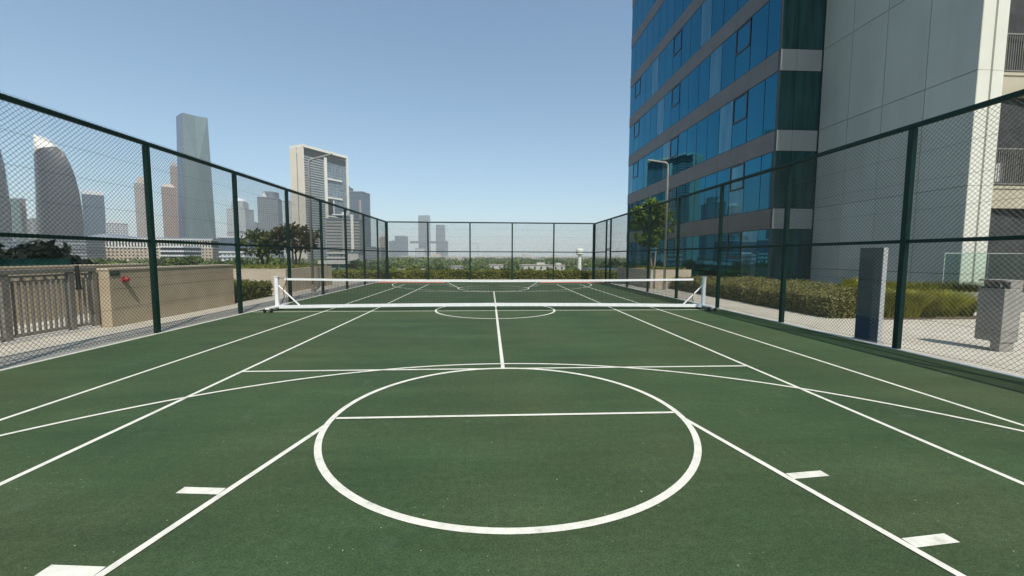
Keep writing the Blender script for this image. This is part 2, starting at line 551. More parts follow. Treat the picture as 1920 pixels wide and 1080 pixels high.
# white edge strips of the slab
ks = MB()
ks.box(FL + 0.09, FL + 0.14, -3.6, 28.95, -0.004, 0.010)
struct(ks, "court_edge_line", M["line"])
kr = MB()
kr.box(FR - 0.055, FR + 0.045, -3.6, 24.9, -0.005, 0.012)
struct(kr, "curb", M["curb"])


class Lines:
    def __init__(s, z):
        s.mb, s.z = MB(), z

    def seg(s, p, q, w=0.05):
        (x0, y0), (x1, y1) = p, q
        L = math.hypot(x1 - x0, y1 - y0)
        nx, ny = -(y1 - y0) / L * w / 2, (x1 - x0) / L * w / 2
        s.mb.add([(x0 - nx, y0 - ny, s.z), (x1 - nx, y1 - ny, s.z), (x1 + nx, y1 + ny, s.z), (x0 + nx, y0 + ny, s.z)], [(0, 1, 2, 3)])

    def arc(s, cx, cy, r, a0, a1, w=0.05, n=96):
        vs, fs = [], []
        for i in range(n + 1):
            a = R(a0 + (a1 - a0) * i / n)
            for rr in (r - w / 2, r + w / 2):
                vs.append((cx + rr * math.cos(a), cy + rr * math.sin(a), s.z))
        for i in range(n):
            fs.append((2 * i, 2 * i + 1, 2 * i + 3, 2 * i + 2))
        s.mb.add(vs, fs)


MIDY = 12.85
# tennis lines
tl = Lines(0.002)
for sx in (-1, 1):
    tl.seg((CX + sx * 3.82, 1.38), (CX + sx * 3.82, 24.32))
    tl.seg((CX + sx * 5.22, 1.38), (CX + sx * 5.22, 24.32))
tl.seg((CX, 6.07), (CX, 19.6), 0.055)
struct(tl.mb, "court_line", M["line"])
tl = Lines(0.0035)
for yy in (6.07, 19.6):
    tl.seg((CX - 3.80, yy), (CX + 3.80, yy))
tl.seg((CX - 5.22, 24.34), (CX + 5.22, 24.34))
tl.seg((CX - 5.22, 1.38), (CX + 5.22, 1.38))
tl.seg((FL + 0.15, 12.55), (FR - 0.06, 12.72), 0.05)
struct(tl.mb, "court_line", M["line"])
# basketball lines
bl = Lines(0.005)
kl = Lines(0.0065)
fl = Lines(0.008)
for sgn, fy in ((1, 4.24), (-1, 2 * MIDY - 4.24)):
    bl.arc(CX, fy, 1.84, 0, 360, 0.06, 128)
    for sx in (-1, 1):
        y_end = fy - sgn * 5.3
        kl.seg((CX + sx * (1.80 + 0.16 * 0.222), fy - sgn * 0.16), (CX + sx * (1.80 + 5.3 * 0.222), y_end), 0.050)
        for dy in (1.31, 2.06, 3.1):
            x0 = CX + sx * (1.80 + dy * 0.222 + 0.034)
            yy = fy - sgn * dy
            bl.seg((x0, yy), (x0 + sx * 0.31, yy + sgn * 0.03), 0.080)
    fl.seg((CX - 1.80, fy), (CX + 1.80, fy), 0.045)
    cy = 0.35 if sgn > 0 else 2 * MIDY - 0.35
    if sgn > 0:
        kl.arc(CX, cy, 5.99, 0, 180, 0.05, 128)
    else:
        kl.arc(CX, cy, 5.99, 176, 364, 0.05, 128)
bl.arc(CX - 0.02, MIDY + 0.02, 1.86, 0, 360, 0.06, 128)
struct(bl.mb, "court_line", M["line"])
struct(kl.mb, "court_line", M["line"])
struct(fl.mb, "court_line", M["line"])

# ------------------------------------------------------------------ chain-link fences
FH = 4.04


def chain_panel(L, z0, z1, pitch=0.08, r=0.0030):
    """diagonal wires of one bay in local x (along) and z, clipped to the bay; y is thickness"""
    mb_v, mb_f = [], []
    h = z1 - z0
    k = -h
    segs = []
    while k < L:
        a = max(0.0, k)
        b_ = min(L, k + h)
        if b_ - a > 0.02:
            segs.append(((a, z0 + (a - k)), (b_, z0 + (b_ - k)), r * 0.6))
            segs.append(((a, z1 - (a - k)), (b_, z1 - (b_ - k)), -r * 0.6))
        k += pitch
    for (p, q, off) in segs:
        dx, dz = q[0] - p[0], q[1] - p[1]
        l = math.hypot(dx, dz)
        nx, nz = -dz / l, dx / l
        o = len(mb_v)
        for (x, z) in (p, q):
            for g in (90, 210, 330):
                c_, s_ = math.cos(R(g)) * r, math.sin(R(g)) * r
                mb_v.append((x + nx * c_, off + s_, z + nz * c_))
        for i in range(3):
            j = (i + 1) % 3
            mb_f.append((o + i, o + j, o + 3 + j, o + 3 + i))
    mb = MB()
    mb.v, mb.f = mb_v, mb_f
    return mb


panel_cache = {}


def fence(name, label, loc, rz, us, gate=None, u_rail=None):
    """us: positions of the posts along the fence"""
    t = thing(name, label, "fence", loc, rz)
    pm = None
    for u in us:
        if pm is None:
            pm = MB().box(-0.047, 0.047, -0.047, 0.047, -0.004, FH - 0.05).build("post", M["fence_green"], t, bevel=0.006)
            pm.location = (u, 0, 0)
        else:
            c = pm.copy()
            COL.objects.link(c)
            c.parent = t
            c.location = (u, 0, 0)
    u0, u1 = us[0], us[-1]
    MB().box(u0 - 0.047, u1 + 0.047, -0.040, 0.040, FH - 0.045, FH + 0.035).build("top_rail", M["fence_green"], t, bevel=0.008)
    for a, b_ in zip(us[:-1], us[1:]):
        L = round(b_ - a - 0.094, 4)
        if gate and abs(a - gate[0]) < 0.01:
            g = MB()
            L0, L1 = a + 0.055, b_ - 0.055
            for (z0, z1) in ((0.06, 0.11), (2.06, 2.12)):
                g.box(L0 + 0.05, L1 - 0.05, -0.026, 0.026, z0, z1)
            g.box(L0, L0 + 0.05, -0.026, 0.026, 0.06, 2.12).box(L1 - 0.05, L1, -0.026, 0.026, 0.06, 2.12)
            go = g.build("gate", M["fence_green"], t)
            w = chain_panel(round(L1 - L0 - 0.1, 3), 0.11, 2.06).build("gate_mesh", M["wire"], go)
            w.location = (L0 + 0.05, 0, 0)
            MB().box(L1 - 0.16, L1 - 0.04, -0.09, -0.026, 1.0, 1.14).build("lock", M["black"], go)
            MB().box(a + 0.047, b_ - 0.047, -0.028, 0.028, 2.14, 2.20).build("lintel_rail", M["fence_green"], t)
            key = (L, 2.2)
            z0 = 2.2
        else:
            MB().box(a + 0.047, b_ - 0.047, -0.030, 0.030, 1.955, 2.02).build("middle_rail", M["fence_green"], t, bevel=0.006)
            key = (L, 0.03)
            z0 = 0.03
        if key in panel_cache:
            p_ = panel_cache[key].copy()
            COL.objects.link(p_)
            p_.parent = t
        else:
            p_ = chain_panel(L, z0, FH + 0.06).build("mesh_panel", M["wire"], t)
            panel_cache[key] = p_
        p_.location = (a + 0.047, -0.052, 0)
    tw = MB()
    for i, z in enumerate((0.06, 0.62, 1.25, 2.55, 3.05, 3.55)):
        pts = []
        for a, b_ in zip(us[:-1], us[1:]):
            for q in range(5):
                u = a + (b_ - a) * q / 5
                pts.append((u, -0.06, z + random.uniform(-0.02, 0.02)))
        pts.append((us[-1], -0.06, z))
        tw.tube(pts, 0.0028, 4, False)
    tw.build("tension_wire", M["wire"], t)
    return t


# local x runs along +Y for the side fences; local y = -X side (towards the court on the right, outward on the left)
fence("chain_link_fence", "green chain link fence along the left side of the court, beside the railing", (FL, 0, 0), R(90),
      [-2.8, 0.2, 3.2, 6.2, 9.25, 12.25, 15.25, 18.2, 21.2, 24.2, 27.1, 29.25])
fence("chain_link_fence", "green chain link fence with a gate, along the right side by the office building", (FR, 0, 0), R(90),
      [-1.9, 1.1, 4.1, 7.1, 10.12, 13.12, 16.13, 19.15, 22.1, 25.35, 26.3, 29.25], gate=(25.35, 26.3))
fence("chain_link_fence", "short green chain link fence across the far end, in front of the low hedge", (0, FY, 0), 0,
      [FL + 0.10, -4.34, -1.39, 1.60, 4.58, FR - 0.10])

# ------------------------------------------------------------------ net
net = thing("tennis_net", "portable white framed net on wheels standing across the green court", "net", (0, 12.95, 0))
XL, XR = -6.55, 6.97


def ztop(x):
    s_ = (x - (XL + XR) / 2) / ((XR - XL) / 2)
    return 0.935 + 0.06 * abs(s_) ** 1.5


def zbar(x):
    s_ = (x - (XL + XR) / 2) / ((XR - XL) / 2)
    return 0.055 * (1 - s_ * s_)


for sx, X in ((-1, XL), (1, XR)):
    p_ = MB().box(X - 0.05, X + 0.05, -0.05, 0.05, 0.14, 1.03).build("post", M["white_metal"], net, bevel=0.01)
    MB().box(X - 0.062, X + 0.062, -0.062, 0.062, 1.03, 1.05).build("cap", M["white_metal"], p_)
    f_ = MB().box(X - 0.06, X + 0.06, -0.62, 0.62, 0.09, 0.14).build("foot", M["white_metal"], net, bevel=0.008)
    for sy in (-1, 1):
        MB().tube([(X - 0.10 * sx - 0.02, sy * 0.55, 0.062), (X - 0.10 * sx + 0.02, sy * 0.55, 0.062)], 0.06, 16).build("wheel", M["black"], f_)
        MB().tube([(X + 0.08 * sx - 0.02, sy * 0.58, 0.062), (X + 0.08 * sx + 0.02, sy * 0.58, 0.062)], 0.06, 16).build("wheel", M["black"], f_)
    MB().tube([(X - sx * 0.05, 0, 0.76), (X - sx * 0.66, 0, 0.15)], 0.022, 8).build("brace", M["white_metal"], net)
    xe = X - sx * 0.30
    pts = [(xe, -0.01, ztop(xe) - 0.01)]
    for q in range(1, 9):
        pts.append((xe - sx * (-0.02 + 0.03 * math.sin(q * 1.3)) - sx * 0.016 * q * (1 if sx < 0 else -0.6) * -1, -0.01, ztop(xe) * (1 - q / 9) + 0.12 * q / 9))
    MB().tube(pts, 0.012, 6).build("lacing_cord", M["black"], net)
    MB().box(min(X - sx * 0.05, xe), max(X - sx * 0.05, xe), -0.008, 0.008, ztop(xe) - 0.01, ztop(xe) + 0.006).build("net_strap", M["net"], net)
NS = 40
xs = [XL + 0.06 + (XR - XL - 0.12) * i / NS for i in range(NS + 1)]
MB().loft([[(x, -0.045, 0.055 + zbar(x)), (x, 0.045, 0.055 + zbar(x)), (x, 0.045, 0.148 + zbar(x)), (x, -0.045, 0.148 + zbar(x))] for x in xs]).build("base_bar", M["white_metal"], net)
xs = [XL + 0.24 + (XR - XL - 0.60) * i / NS for i in range(NS + 1)]
MB().loft([[(x, -0.012, ztop(x) - 0.062), (x, 0.012, ztop(x) - 0.062), (x, 0.014, ztop(x)), (x, -0.014, ztop(x))] for x in xs]).build("top_tape", M["tape"], net)
cords = MB()
x = XL + 0.28
r_ = 0.0029
while x < XR - 0.36:
    cords.box(x - r_, x + r_, -r_, r_, 0.15 + zbar(x), ztop(x) - 0.06)
    x += 0.044
for k in range(17):
    pts = []
    for i in range(0, NS + 1, 2):
        xx = xs[i]
        pts.append((xx, 0, 0.16 + zbar(xx) + (ztop(xx) - 0.06 - 0.16 - zbar(xx)) * k / 17))
    cords.tube(pts, 0.0029, 4, False)
cords.build("net_mesh", M["net"], net)

# ------------------------------------------------------------------ left side: railing, wall blocks, planters
rail = thing("railing", "low grey metal railing with thin upright bars beside the left path", "railing", (-9.12, 0, 0))
MB().box(-0.07, 0.07, -1.0, 9.95, -0.004, 0.05).build("base_kerb", M["curb"], rail)
MB().box(-0.06, 0.06, -1.0, 9.95, 1.31, 1.40).build("top_rail", M["rail_metal"], rail, bevel=0.008)
MB().box(-0.025, 0.025, -1.0, 9.95, 1.24, 1.28).build("second_rail", M["rail_metal"], rail)
MB().box(-0.03, 0.03, -1.0, 9.95, 0.09, 0.15).build("bottom_rail", M["rail_metal"], rail)
for y0, y1 in ((8.10, 8.22), (9.33, 9.44), (9.86, 9.95), (6.85, 6.97), (5.6, 5.72), (4.35, 4.47)):
    MB().box(-0.05, 0.05, y0, y1, 0.05, 1.31).build("post", M["rail_metal"], rail)
y = 4.6
while y < 9.85:
    if not any(a - 0.06 < y < b_ + 0.06 for a, b_ in ((8.10, 8.22), (9.33, 9.44), (6.85, 6.97), (5.6, 5.72))):
        MB().box(-0.018, 0.018, y - 0.015, y + 0.015, 0.15, 1.16).build("bar", M["rail_metal"], rail)
    y += 0.106
sc_ = MB()
y = 4.65
while y < 9.8:
    sc_.box(-0.012, 0.012, y - 0.012, y + 0.03, 1.16, 1.24)
    y += 0.212
sc_.build("spacer", M["rail_metal"], rail)
MB().box(-0.010, 0.010, 4.5, 9.86, 1.16, 1.18).build("third_rail", M["rail_metal"], rail)

o = MB().tube([(-9.02, 9.46, 1.46), (-9.02, 9.47, 1.20), (-9.03, 9.48, 1.0), (-9.03, 9.49, 0.93)], [0.035, 0.04, 0.045, 0.06], 8).build("hanging_hose", M["black"])
tag(o, "short black hose hanging over the grey railing, left of the tan pillar", "hose")

# alcove wall behind the railing
w_ = thing("wall", "low shaded tan wall behind the grey railing, topped by a glass strip", "wall", (-11.6, 0, 0))
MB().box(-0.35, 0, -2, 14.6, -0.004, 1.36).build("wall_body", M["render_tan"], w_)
MB().box(-0.40, 0.03, -2, 14.6, 1.36, 1.40).build("coping", M["render_tan_light"], w_)
MB().box(-0.20, -0.17, -2, 12.2, 1.40, 1.58).build("glass_strip", M["glass_teal"], w_)

# block between railing and hedge
blk = thing("wall_block", "long tan rendered wall block carrying a red alarm bell, end of the railing", "wall", (-8.86, 10.02, 0))
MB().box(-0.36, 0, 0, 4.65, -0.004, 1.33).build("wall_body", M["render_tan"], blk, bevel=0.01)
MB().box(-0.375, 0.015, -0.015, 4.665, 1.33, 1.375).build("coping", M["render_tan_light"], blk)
gj = MB()
for z in (0.42, 0.88):
    gj.box(0.0, 0.002, 0.1, 4.6, z, z + 0.006)
gj.build("joint", M["soil"], blk)

bell = thing("alarm_bell", "small red alarm bell on the tan wall block", "bell", (-8.86, 10.40, 1.10))
MB().box(0, 0.03, -0.05, 0.05, -0.06, 0.06).build("back_plate", M["red"], bell)
MB().tube([(0.03, 0, 0), (0.07, 0, 0), (0.11, 0, 0), (0.13, 0, 0)], [0.058, 0.06, 0.048, 0.02], 16).build("gong", M["red"], bell, smooth=True)
sg = thing("wall_sign", "small dark green sign plate beside the red bell", "sign", (-8.86, 10.17, 1.25))
MB().box(0, 0.012, -0.12, 0.12, -0.05, 0.05).build("plate", M["sign_green"], sg)
MB().box(0.012, 0.016, -0.10, 0.10, 0.02, 0.03).box(0.012, 0.016, -0.10, 0.04, -0.01, 0.0).build("faded_lines", M["rail_metal"], sg)


def planter(label, x0, x1, y0, y1, zt, face):
    p_ = thing("planter", label, "planter", (x0, y0, 0))
    a, b_ = x1 - x0, y1 - y0
    MB().box(0, a, 0, 0.2, -0.004, zt).box(0, a, b_ - 0.2, b_, -0.004, zt).box(0, 0.2, 0.2, b_ - 0.2, -0.004, zt).box(a - 0.2, a, 0.2, b_ - 0.2, -0.004, zt).build("box_wall", face, p_)
    MB().box(0.2, a - 0.2, 0.2, b_ - 0.2, -0.004, zt - 0.06).build("soil", M["soil"], p_)
    n = int(a * b_ * 420)
    P = rng.uniform([0.2, 0.2, zt - 0.06], [a - 0.2, b_ - 0.2, zt + 0.07], size=(n, 3))
    quads_mesh("ground_cover", leaf_quads(P, 0.09, 0.5), M["hedge"], p_)
    return p_


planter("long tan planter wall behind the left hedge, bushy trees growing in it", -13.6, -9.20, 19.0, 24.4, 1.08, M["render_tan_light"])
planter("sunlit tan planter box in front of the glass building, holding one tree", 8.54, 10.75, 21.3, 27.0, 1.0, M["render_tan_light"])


# ------------------------------------------------------------------ hedges
def hedge(label, boxes, mat, per_m3=900, size=0.055, group=None, fuzz=0.05):
    """boxes: (x0,x1,y0,y1,h) ; leaf quads crowd the outer skin of a dark core"""
    x0, y0 = boxes[0][0], boxes[0][2]
    t = thing("hedge", label, "hedge", (x0, y0, 0), 0, group)
    core = MB()
    pts = []
    for (a, b_, c_, d0, h) in boxes:
        core.box(a - x0 + 0.09, b_ - x0 - 0.09, c_ - y0 + 0.09, d0 - y0 - 0.09, -0.004, h - 0.10)
        A = 2 * ((b_ - a) + (d0 - c_)) * h + (b_ - a) * (d0 - c_)
        n = int(A * per_m3)
        P = rng.uniform([a, c_, 0.02], [b_, d0, h], size=(n * 3, 3))
        dmin = np.min(np.stack([P[:, 0] - a, b_ - P[:, 0], P[:, 1] - c_, d0 - P[:, 1], h - P[:, 2]]), axis=0)
        P = P[dmin < 0.16][:n]
        wob = np.sin(P[:, 0] * 2.3 + 1) * np.sin(P[:, 1] * 1.9) * 0.04 + np.sin(P[:, 0] * 7.1 + P[:, 1] * 5.3) * 0.02
        P[:, 2] += wob * (P[:, 2] / h)
        P += rng.normal(scale=fuzz, size=P.shape) * np.array([1, 1, 0.9])
        P[:, 2] = np.maximum(P[:, 2], 0.015)
        pts.append(P - np.array([[x0, y0, 0]]))
    core.build("stems", M["hedge_core"], t)
    quads_mesh("leaves", leaf_quads(np.concatenate(pts), size, 0.6), mat, t)
    return t


hedge("low green hedge in front of the tan planter, on the left path", [(-12.2, -9.05, 14.75, 17.6, 0.62)], M["hedge"], 700, 0.07)
hedge("long low clipped hedge behind the far end fence", [(-11.8, -4.0, 30.0, 31.6, 0.56), (-4.0, 3.6, 30.0, 31.6, 0.58), (3.6, 11.6, 30.0, 31.6, 0.57)], M["hedge"], 320, 0.09)
hedge("broad olive hedge along the right path under the office windows",
      [(9.42, 12.6, 10.75, 14.4, 0.64), (9.5, 13.9, 14.4, 17.8, 0.62), (9.55, 14.0, 17.8, 21.2, 0.60)], M["hedge_dry"], 1000, 0.046)


# ornamental grass bed in front of the grey wall
def grass_clump(label, x, y, r, n, h):
    t = thing("ornamental_grass", label, "grass clump", (x, y, 0), 0, "ornamental grass clumps in front of the grey wall")
    ang = rng.uniform(0, 2 * math.pi, n)
    r0 = r * 0.55 * np.sqrt(rng.uniform(0, 1, n))
    bx, by = r0 * np.cos(ang), r0 * np.sin(ang)
    lean = rng.uniform(0.05, 0.55, n) * h
    a2 = ang + rng.normal(scale=0.5, size=n)
    hh = h * rng.uniform(0.6, 1.1, n)
    tx, ty = bx + lean * np.cos(a2), by + lean * np.sin(a2)
    mx, my = bx + lean * 0.35 * np.cos(a2), by + lean * 0.35 * np.sin(a2)
    wx, wy = -np.sin(a2 + 0.6), np.cos(a2 + 0.6)
    w = 0.007
    z0 = np.zeros(n)
    q1 = np.stack([np.stack([bx - wx * w, by - wy * w, z0], 1), np.stack([bx + wx * w, by + wy * w, z0], 1),
                   np.stack([mx + wx * w, my + wy * w, hh * 0.62], 1), np.stack([mx - wx * w, my - wy * w, hh * 0.62], 1)], 1)
    q2 = np.stack([np.stack([mx - wx * w, my - wy * w, hh * 0.62], 1), np.stack([mx + wx * w, my + wy * w, hh * 0.62], 1),
                   np.stack([tx + wx * w * 0.2, ty + wy * w * 0.2, hh], 1), np.stack([tx - wx * w * 0.2, ty - wy * w * 0.2, hh], 1)], 1)
    quads_mesh("blades", np.concatenate([q1, q2]), M["grass_blade"], t)
    return t


GL = "yellow green clump of ornamental grass between the hedge and the white column"
gsrc = [grass_clump(GL, 11.1, 10.9, 0.42, 1500, 0.78), grass_clump(GL, 11.75, 10.85, 0.45, 1600, 0.74)]
k = 0
for gy in (10.9, 11.6, 12.3, 13.1, 13.9, 14.7):
    gx = 11.1 if gy < 11 else 12.75
    while gx < 15.9:
        if not (gy < 11 and gx < 12.0) and (gx < 14.0 or gy > 11.9):
            s_ = random.uniform(0.72, 1.12)
            copy_tree(gsrc[k % 2], (gx + random.uniform(-0.1, 0.1), gy + random.uniform(-0.12, 0.12), 0), random.uniform(0, 6.28), (s_, s_, s_ * random.uniform(0.85, 1.05)))
            k += 1
        gx += 0.62
bed = MB().box(10.7, 14.05, 10.55, 13.4, -0.005, 0.03).build("planting_bed", M["soil"], kind="structure")


# ------------------------------------------------------------------ trees
def limb(mb, p, q, r0, r1, n=7, bend=0.12):
    p, q = Vector(p), Vector(q)
    pts, rs = [], []
    off = Vector((random.uniform(-1, 1), random.uniform(-1, 1), 0)) * (q - p).length * bend
    for i in range(6):
        s_ = i / 5
        pts.append(p.lerp(q, s_) + off * math.sin(s_ * math.pi))
        rs.append(r0 + (r1 - r0) * s_)
    mb.tube(pts, rs, n, True)


def rosettes(blobs, per, leaf):
    """long leaves fanning out from each twig end"""
    out = []
    for (x, y, z, rx, rz) in blobs:
        d = rng.normal(size=(per, 3))
        d[:, 2] = d[:, 2] * 0.7 + 0.15
        d /= np.linalg.norm(d, axis=1, keepdims=True)
        side = np.cross(d, rng.normal(size=(per, 3)))
        side /= np.linalg.norm(side, axis=1, keepdims=True)
        L = leaf * rng.uniform(0.7, 1.5, size=(per, 1))
        c = np.array([[x, y, z]]) + rng.normal(scale=rx * 0.30, size=(per, 3))
        a = c + d * L * 0.2
        out.append(np.stack([a, a + d * L * 0.55 + side * L * 0.24, a + d * L + np.array([[0, 0, -0.12]]) * L, a + d * L * 0.55 - side * L * 0.24], 1))
    return np.concatenate(out)


def small_tree(label, loc, trunk_top, crown, leafmat, barkmat, stems=3, nblob=34, per=55, leaf=0.13, cat="tree", droop=False):
    """crown: (rx, ry, rz, zc, ox)"""
    t = thing("planter_tree", label, cat, loc)
    rx, ry, rz, zc, ox = crown
    blobs = []
    for i in range(nblob):
        while True:
            d = rng.uniform(-1, 1, 3)
            l = np.linalg.norm(d)
            if 0.25 < l < 1:
                break
        br = random.uniform(0.13, 0.26) * min(rx, rz)
        zz = zc + d[2] * (rz - br * 0.6)
        if droop and d[2] < -0.2 and random.random() < 0.55:
            zz -= rz * 0.35
        blobs.append((ox + d[0] * (rx - br * 0.5), d[1] * (ry - br * 0.5), zz, br, br * 0.85))
    tr = MB()
    for i in range(stems):
        a = 2 * math.pi * i / max(stems, 1)
        b0 = (math.cos(a) * 0.10 * (stems > 1), math.sin(a) * 0.10 * (stems > 1), -0.02)
        b1 = (math.cos(a) * 0.28 * (stems > 1) + ox * 0.4, math.sin(a) * 0.2 * (stems > 1), trunk_top)
        limb(tr, b0, b1, 0.055, 0.035, 8, 0.05)
        for q in range(max(1, len(blobs) // (3 * stems))):
            bb = blobs[(i * 7 + q * stems * 2) % len(blobs)]
            limb(tr, b1, bb[:3], 0.026, 0.008, 5, 0.1)
    tr.build("trunk", barkmat, t, smooth=True)
    quads_mesh("crown", leaf_quads(clump_points(blobs, per, 0.0), leaf, 0.3, 1.5) if droop else rosettes(blobs, per, leaf), leafmat, t)
    return t


random.seed(21)
rng = np.random.default_rng(21)
small_tree("bushy dark green tree in the tan planter, behind the net's left post", (-12.8, 24.0, 1.0), 0.95, (1.2, 1.05, 0.85, 1.25, -0.1), M["leaf_tree"], M["bark"], 3, 62, 22, 0.20)
small_tree("wider reddish olive tree in the tan planter, behind the left lamp post", (-10.85, 23.6, 1.0), 1.1, (1.45, 1.15, 0.85, 1.62, 0.12), M["leaf_olive"], M["bark"], 3, 80, 22, 0.20)
small_tree("bright green thin stemmed tree in the right planter box, before the glass facade", (9.55, 23.6, 0.94), 1.7, (1.35, 1.2, 1.3, 2.85, -0.10), M["leaf_bright"], M["bark_pale"], 3, 110, 22, 0.19, droop=True)


def wood_tree(name, label, loc, rx, h, per, leaf, mat, group=None, low=None):
    t = thing(name, label, "tree", loc, 0, group)
    tr = MB()
    limb(tr, (0, 0, -0.05), (0.2, 0.1, h * 0.55), 0.26, 0.14, 8, 0.05)
    blobs = []
    for i in range(46):
        while True:
            d = rng.uniform(-1, 1, 3)
            if 0.35 < np.linalg.norm(d) < 1 and d[2] > -0.75:
                break
        br = random.uniform(0.22, 0.36) * rx
        zc, rz = (h - low, low) if low else (h * 0.62, h * 0.40)
        blobs.append((d[0] * rx * 0.85, d[1] * rx * 0.85, zc + d[2] * (rz - br * 0.5), br, br * 0.75))
        if i % 5 == 0:
            limb(tr, (0.2, 0.1, h * 0.5), blobs[-1][:3], 0.10, 0.03, 5)
    tr.build("trunk", M["bark"], t, smooth=True)
    quads_mesh("crown", leaf_quads(clump_points(blobs, per, 0.30), leaf, 0.5), mat, t)
    return t


random.seed(5)
rng = np.random.default_rng(5)
# tall dark trees rising behind the alcove wall
wood_tree("dark_tree", "dark green tree behind the low wall, at the far left edge", (-21.6, 17.9, GZ), 3.6, 16.3, 190, 0.32, M["leaf_dark"], None, 2.6)
wood_tree("dark_tree", "second dark green tree behind the low wall, nearest the hotel's beige corner", (-20.7, 21.3, GZ), 2.4, 15.7, 190, 0.32, M["leaf_dark"], None, 2.2)
wood_tree("dark_tree", "dark green tree behind the railing, between two dark neighbours", (-21.4, 19.9, GZ), 2.9, 16.2, 190, 0.32, M["leaf_dark"], None, 2.6)

GT = "bushy green tree in the wood beyond the far hedge"
GG = "trees of the wood just beyond the podium"
CLEAR = [(990, 1060, 305), (846, 864, 262), (920, 942, 332), (1078, 1097, 242), (755, 790, 152), (598, 650, 150), (286, 306, 262)]


def blocked(x, y, rad):
    u = 918 + x / y * 767
    du = rad / y * 767
    return any(u + du > a and u - du < b_ and y < dd for a, b_, dd in CLEAR)


src, taken, tries = [], [], 0
while len(taken) < 175 and tries < 6000:
    tries += 1
    yy = 62 * (270 / 62) ** random.random()
    xx = (random.uniform(-1.15, 0.40) if random.random() < 0.55 else random.uniform(-0.4, 0.34)) * yy
    if all(math.hypot(xx - a, yy - b_) > 4.6 for a, b_ in taken):
        k_ = random.uniform(24, 30) if blocked(xx, yy, 4.5) else random.uniform(7, 23) if xx > -0.45 * yy else random.uniform(3, 16)
        ht = min(14.6 if xx > -0.45 * yy else 17.0, 1.7 - yy * k_ / 767 - GZ)
        if ht < 6:
            continue
        taken.append((xx, yy))
        if len(src) < 4:
            src.append(wood_tree("wood_tree", GT, (xx, yy, GZ), (4.6, 5.4, 4.2, 5.0)[len(src)], 12.0, 150, 0.55, M["leaf_far"], GG))
            src[-1].scale = (1, 1, ht / 12.0)
        else:
            w_s = random.uniform(0.75, 1.1)
            copy_tree(src[len(taken) % 4], (xx, yy, GZ), random.uniform(0, 6.28), (w_s, w_s * random.uniform(0.9, 1.1), ht / 12.0))

# the wood farther out reads as one mass
blobs = []
V = []
for i in range(1500):
    yy = 230 * (1600 / 230) ** (rng.uniform() ** 0.85)
    xx = rng.uniform(-1.3, 0.45) * yy
    rx = rng.uniform(3.5, 7.0) * (1 + yy / 2500)
    h = rng.uniform(9.0, 13.2)
    if yy > 900:
        h = min(h, 12.0)
    if blocked(xx, yy, rx):
        continue
    n = int(150 if yy < 500 else 80)
    d = rng.normal(size=(n, 3))
    d /= np.linalg.norm(d, axis=1, keepdims=True)
    lob = 1 + 0.22 * np.sin(d[:, :1] * 5 + i) * np.sin(d[:, 1:2] * 4 + i * 2)
    rad = rng.uniform(0.7, 1.0, size=(n, 1)) * lob
    P = np.array([[xx, yy, GZ + h * 0.55]]) + d * rad * np.array([[rx, rx, h * 0.45]])
    P[:, 2] = np.maximum(P[:, 2], GZ + 0.3)
    V.append(leaf_quads(P, 1.5 if yy < 500 else 2.6, 0.6, 1.2))
wd = quads_mesh("wood_canopy", np.concatenate(V), M["leaf_far"], None, "stuff")
tag(wd, "wide green wood stretching from the podium to the far city", "wood")


# ------------------------------------------------------------------ lamp posts
def lamp_post(label, loc, h, arm, armdir, droop=0.12):
    t = thing("street_lamp", label, "lamp post", loc)
    ax, ay = math.cos(armdir), math.sin(armdir)
    MB().tube([(0, 0, -0.004), (0, 0, 0.35)], [0.085, 0.085], 14).build("base", M["lamp_metal"], t, smooth=False)
    pts = [(0, 0, 0.35), (0, 0, h - 0.25)]
    for i in range(1, 7):
        a = R(90 * i / 6)
        pts.append((ax * 0.22 * (1 - math.cos(a)), ay * 0.22 * (1 - math.cos(a)), h - 0.25 + 0.22 * math.sin(a)))
    MB().tube(pts, [0.062] + [0.05] * (len(pts) - 1), 12).build("pole", M["lamp_metal"], t, smooth=True)
    hd = MB()
    L0, L1 = 0.2, arm
    for (s0, s1, w0, w1, z0, z1) in ((L0, L1, 0.055, 0.075, h - 0.03, h - 0.03 + droop),):
        nx, ny = -ay, ax
        lo = [[(ax * s + nx * w, ay * s + ny * w, z - 0.03), (ax * s - nx * w, ay * s - ny * w, z - 0.03), (ax * s - nx * w, ay * s - ny * w, z + 0.03), (ax * s + nx * w, ay * s + ny * w, z + 0.03)]
              for s, w, z in ((s0, w0, z0), ((s0 + s1) / 2, (w0 + w1) / 2, (z0 + z1) / 2), (s1, w1, z1))]
        hd.loft(lo)
    hd.build("lamp_head", M["lamp_metal"], t)
    return t


lamp_post("grey lamp post on the left path, its head reaching over the court", (-8.23, 19.5, 0), 6.1, 1.05, R(0), 0.22)
lamp_post("pale lamp post on the right path in front of the glass facade", (8.97, 20.56, 0), 6.45, 1.05, R(180), 0.1)
c_ = at(896, 457, 160)
lamp_post("distant thin lamp post standing in the wood beyond the far fence", (c_.x, 160, GZ), c_.z - GZ, 2.4, R(180), 0.05)

# ------------------------------------------------------------------ right side: office building
OX, OY0, OY1 = 14.25, 20.2, 42.2
FLH = 3.87
NF = 9
office = thing("office_building", "tall office building with blue glass bands and grey brown spandrels", "building", (OX, OY0, 0))
TOPZ = NF * FLH + 0.3
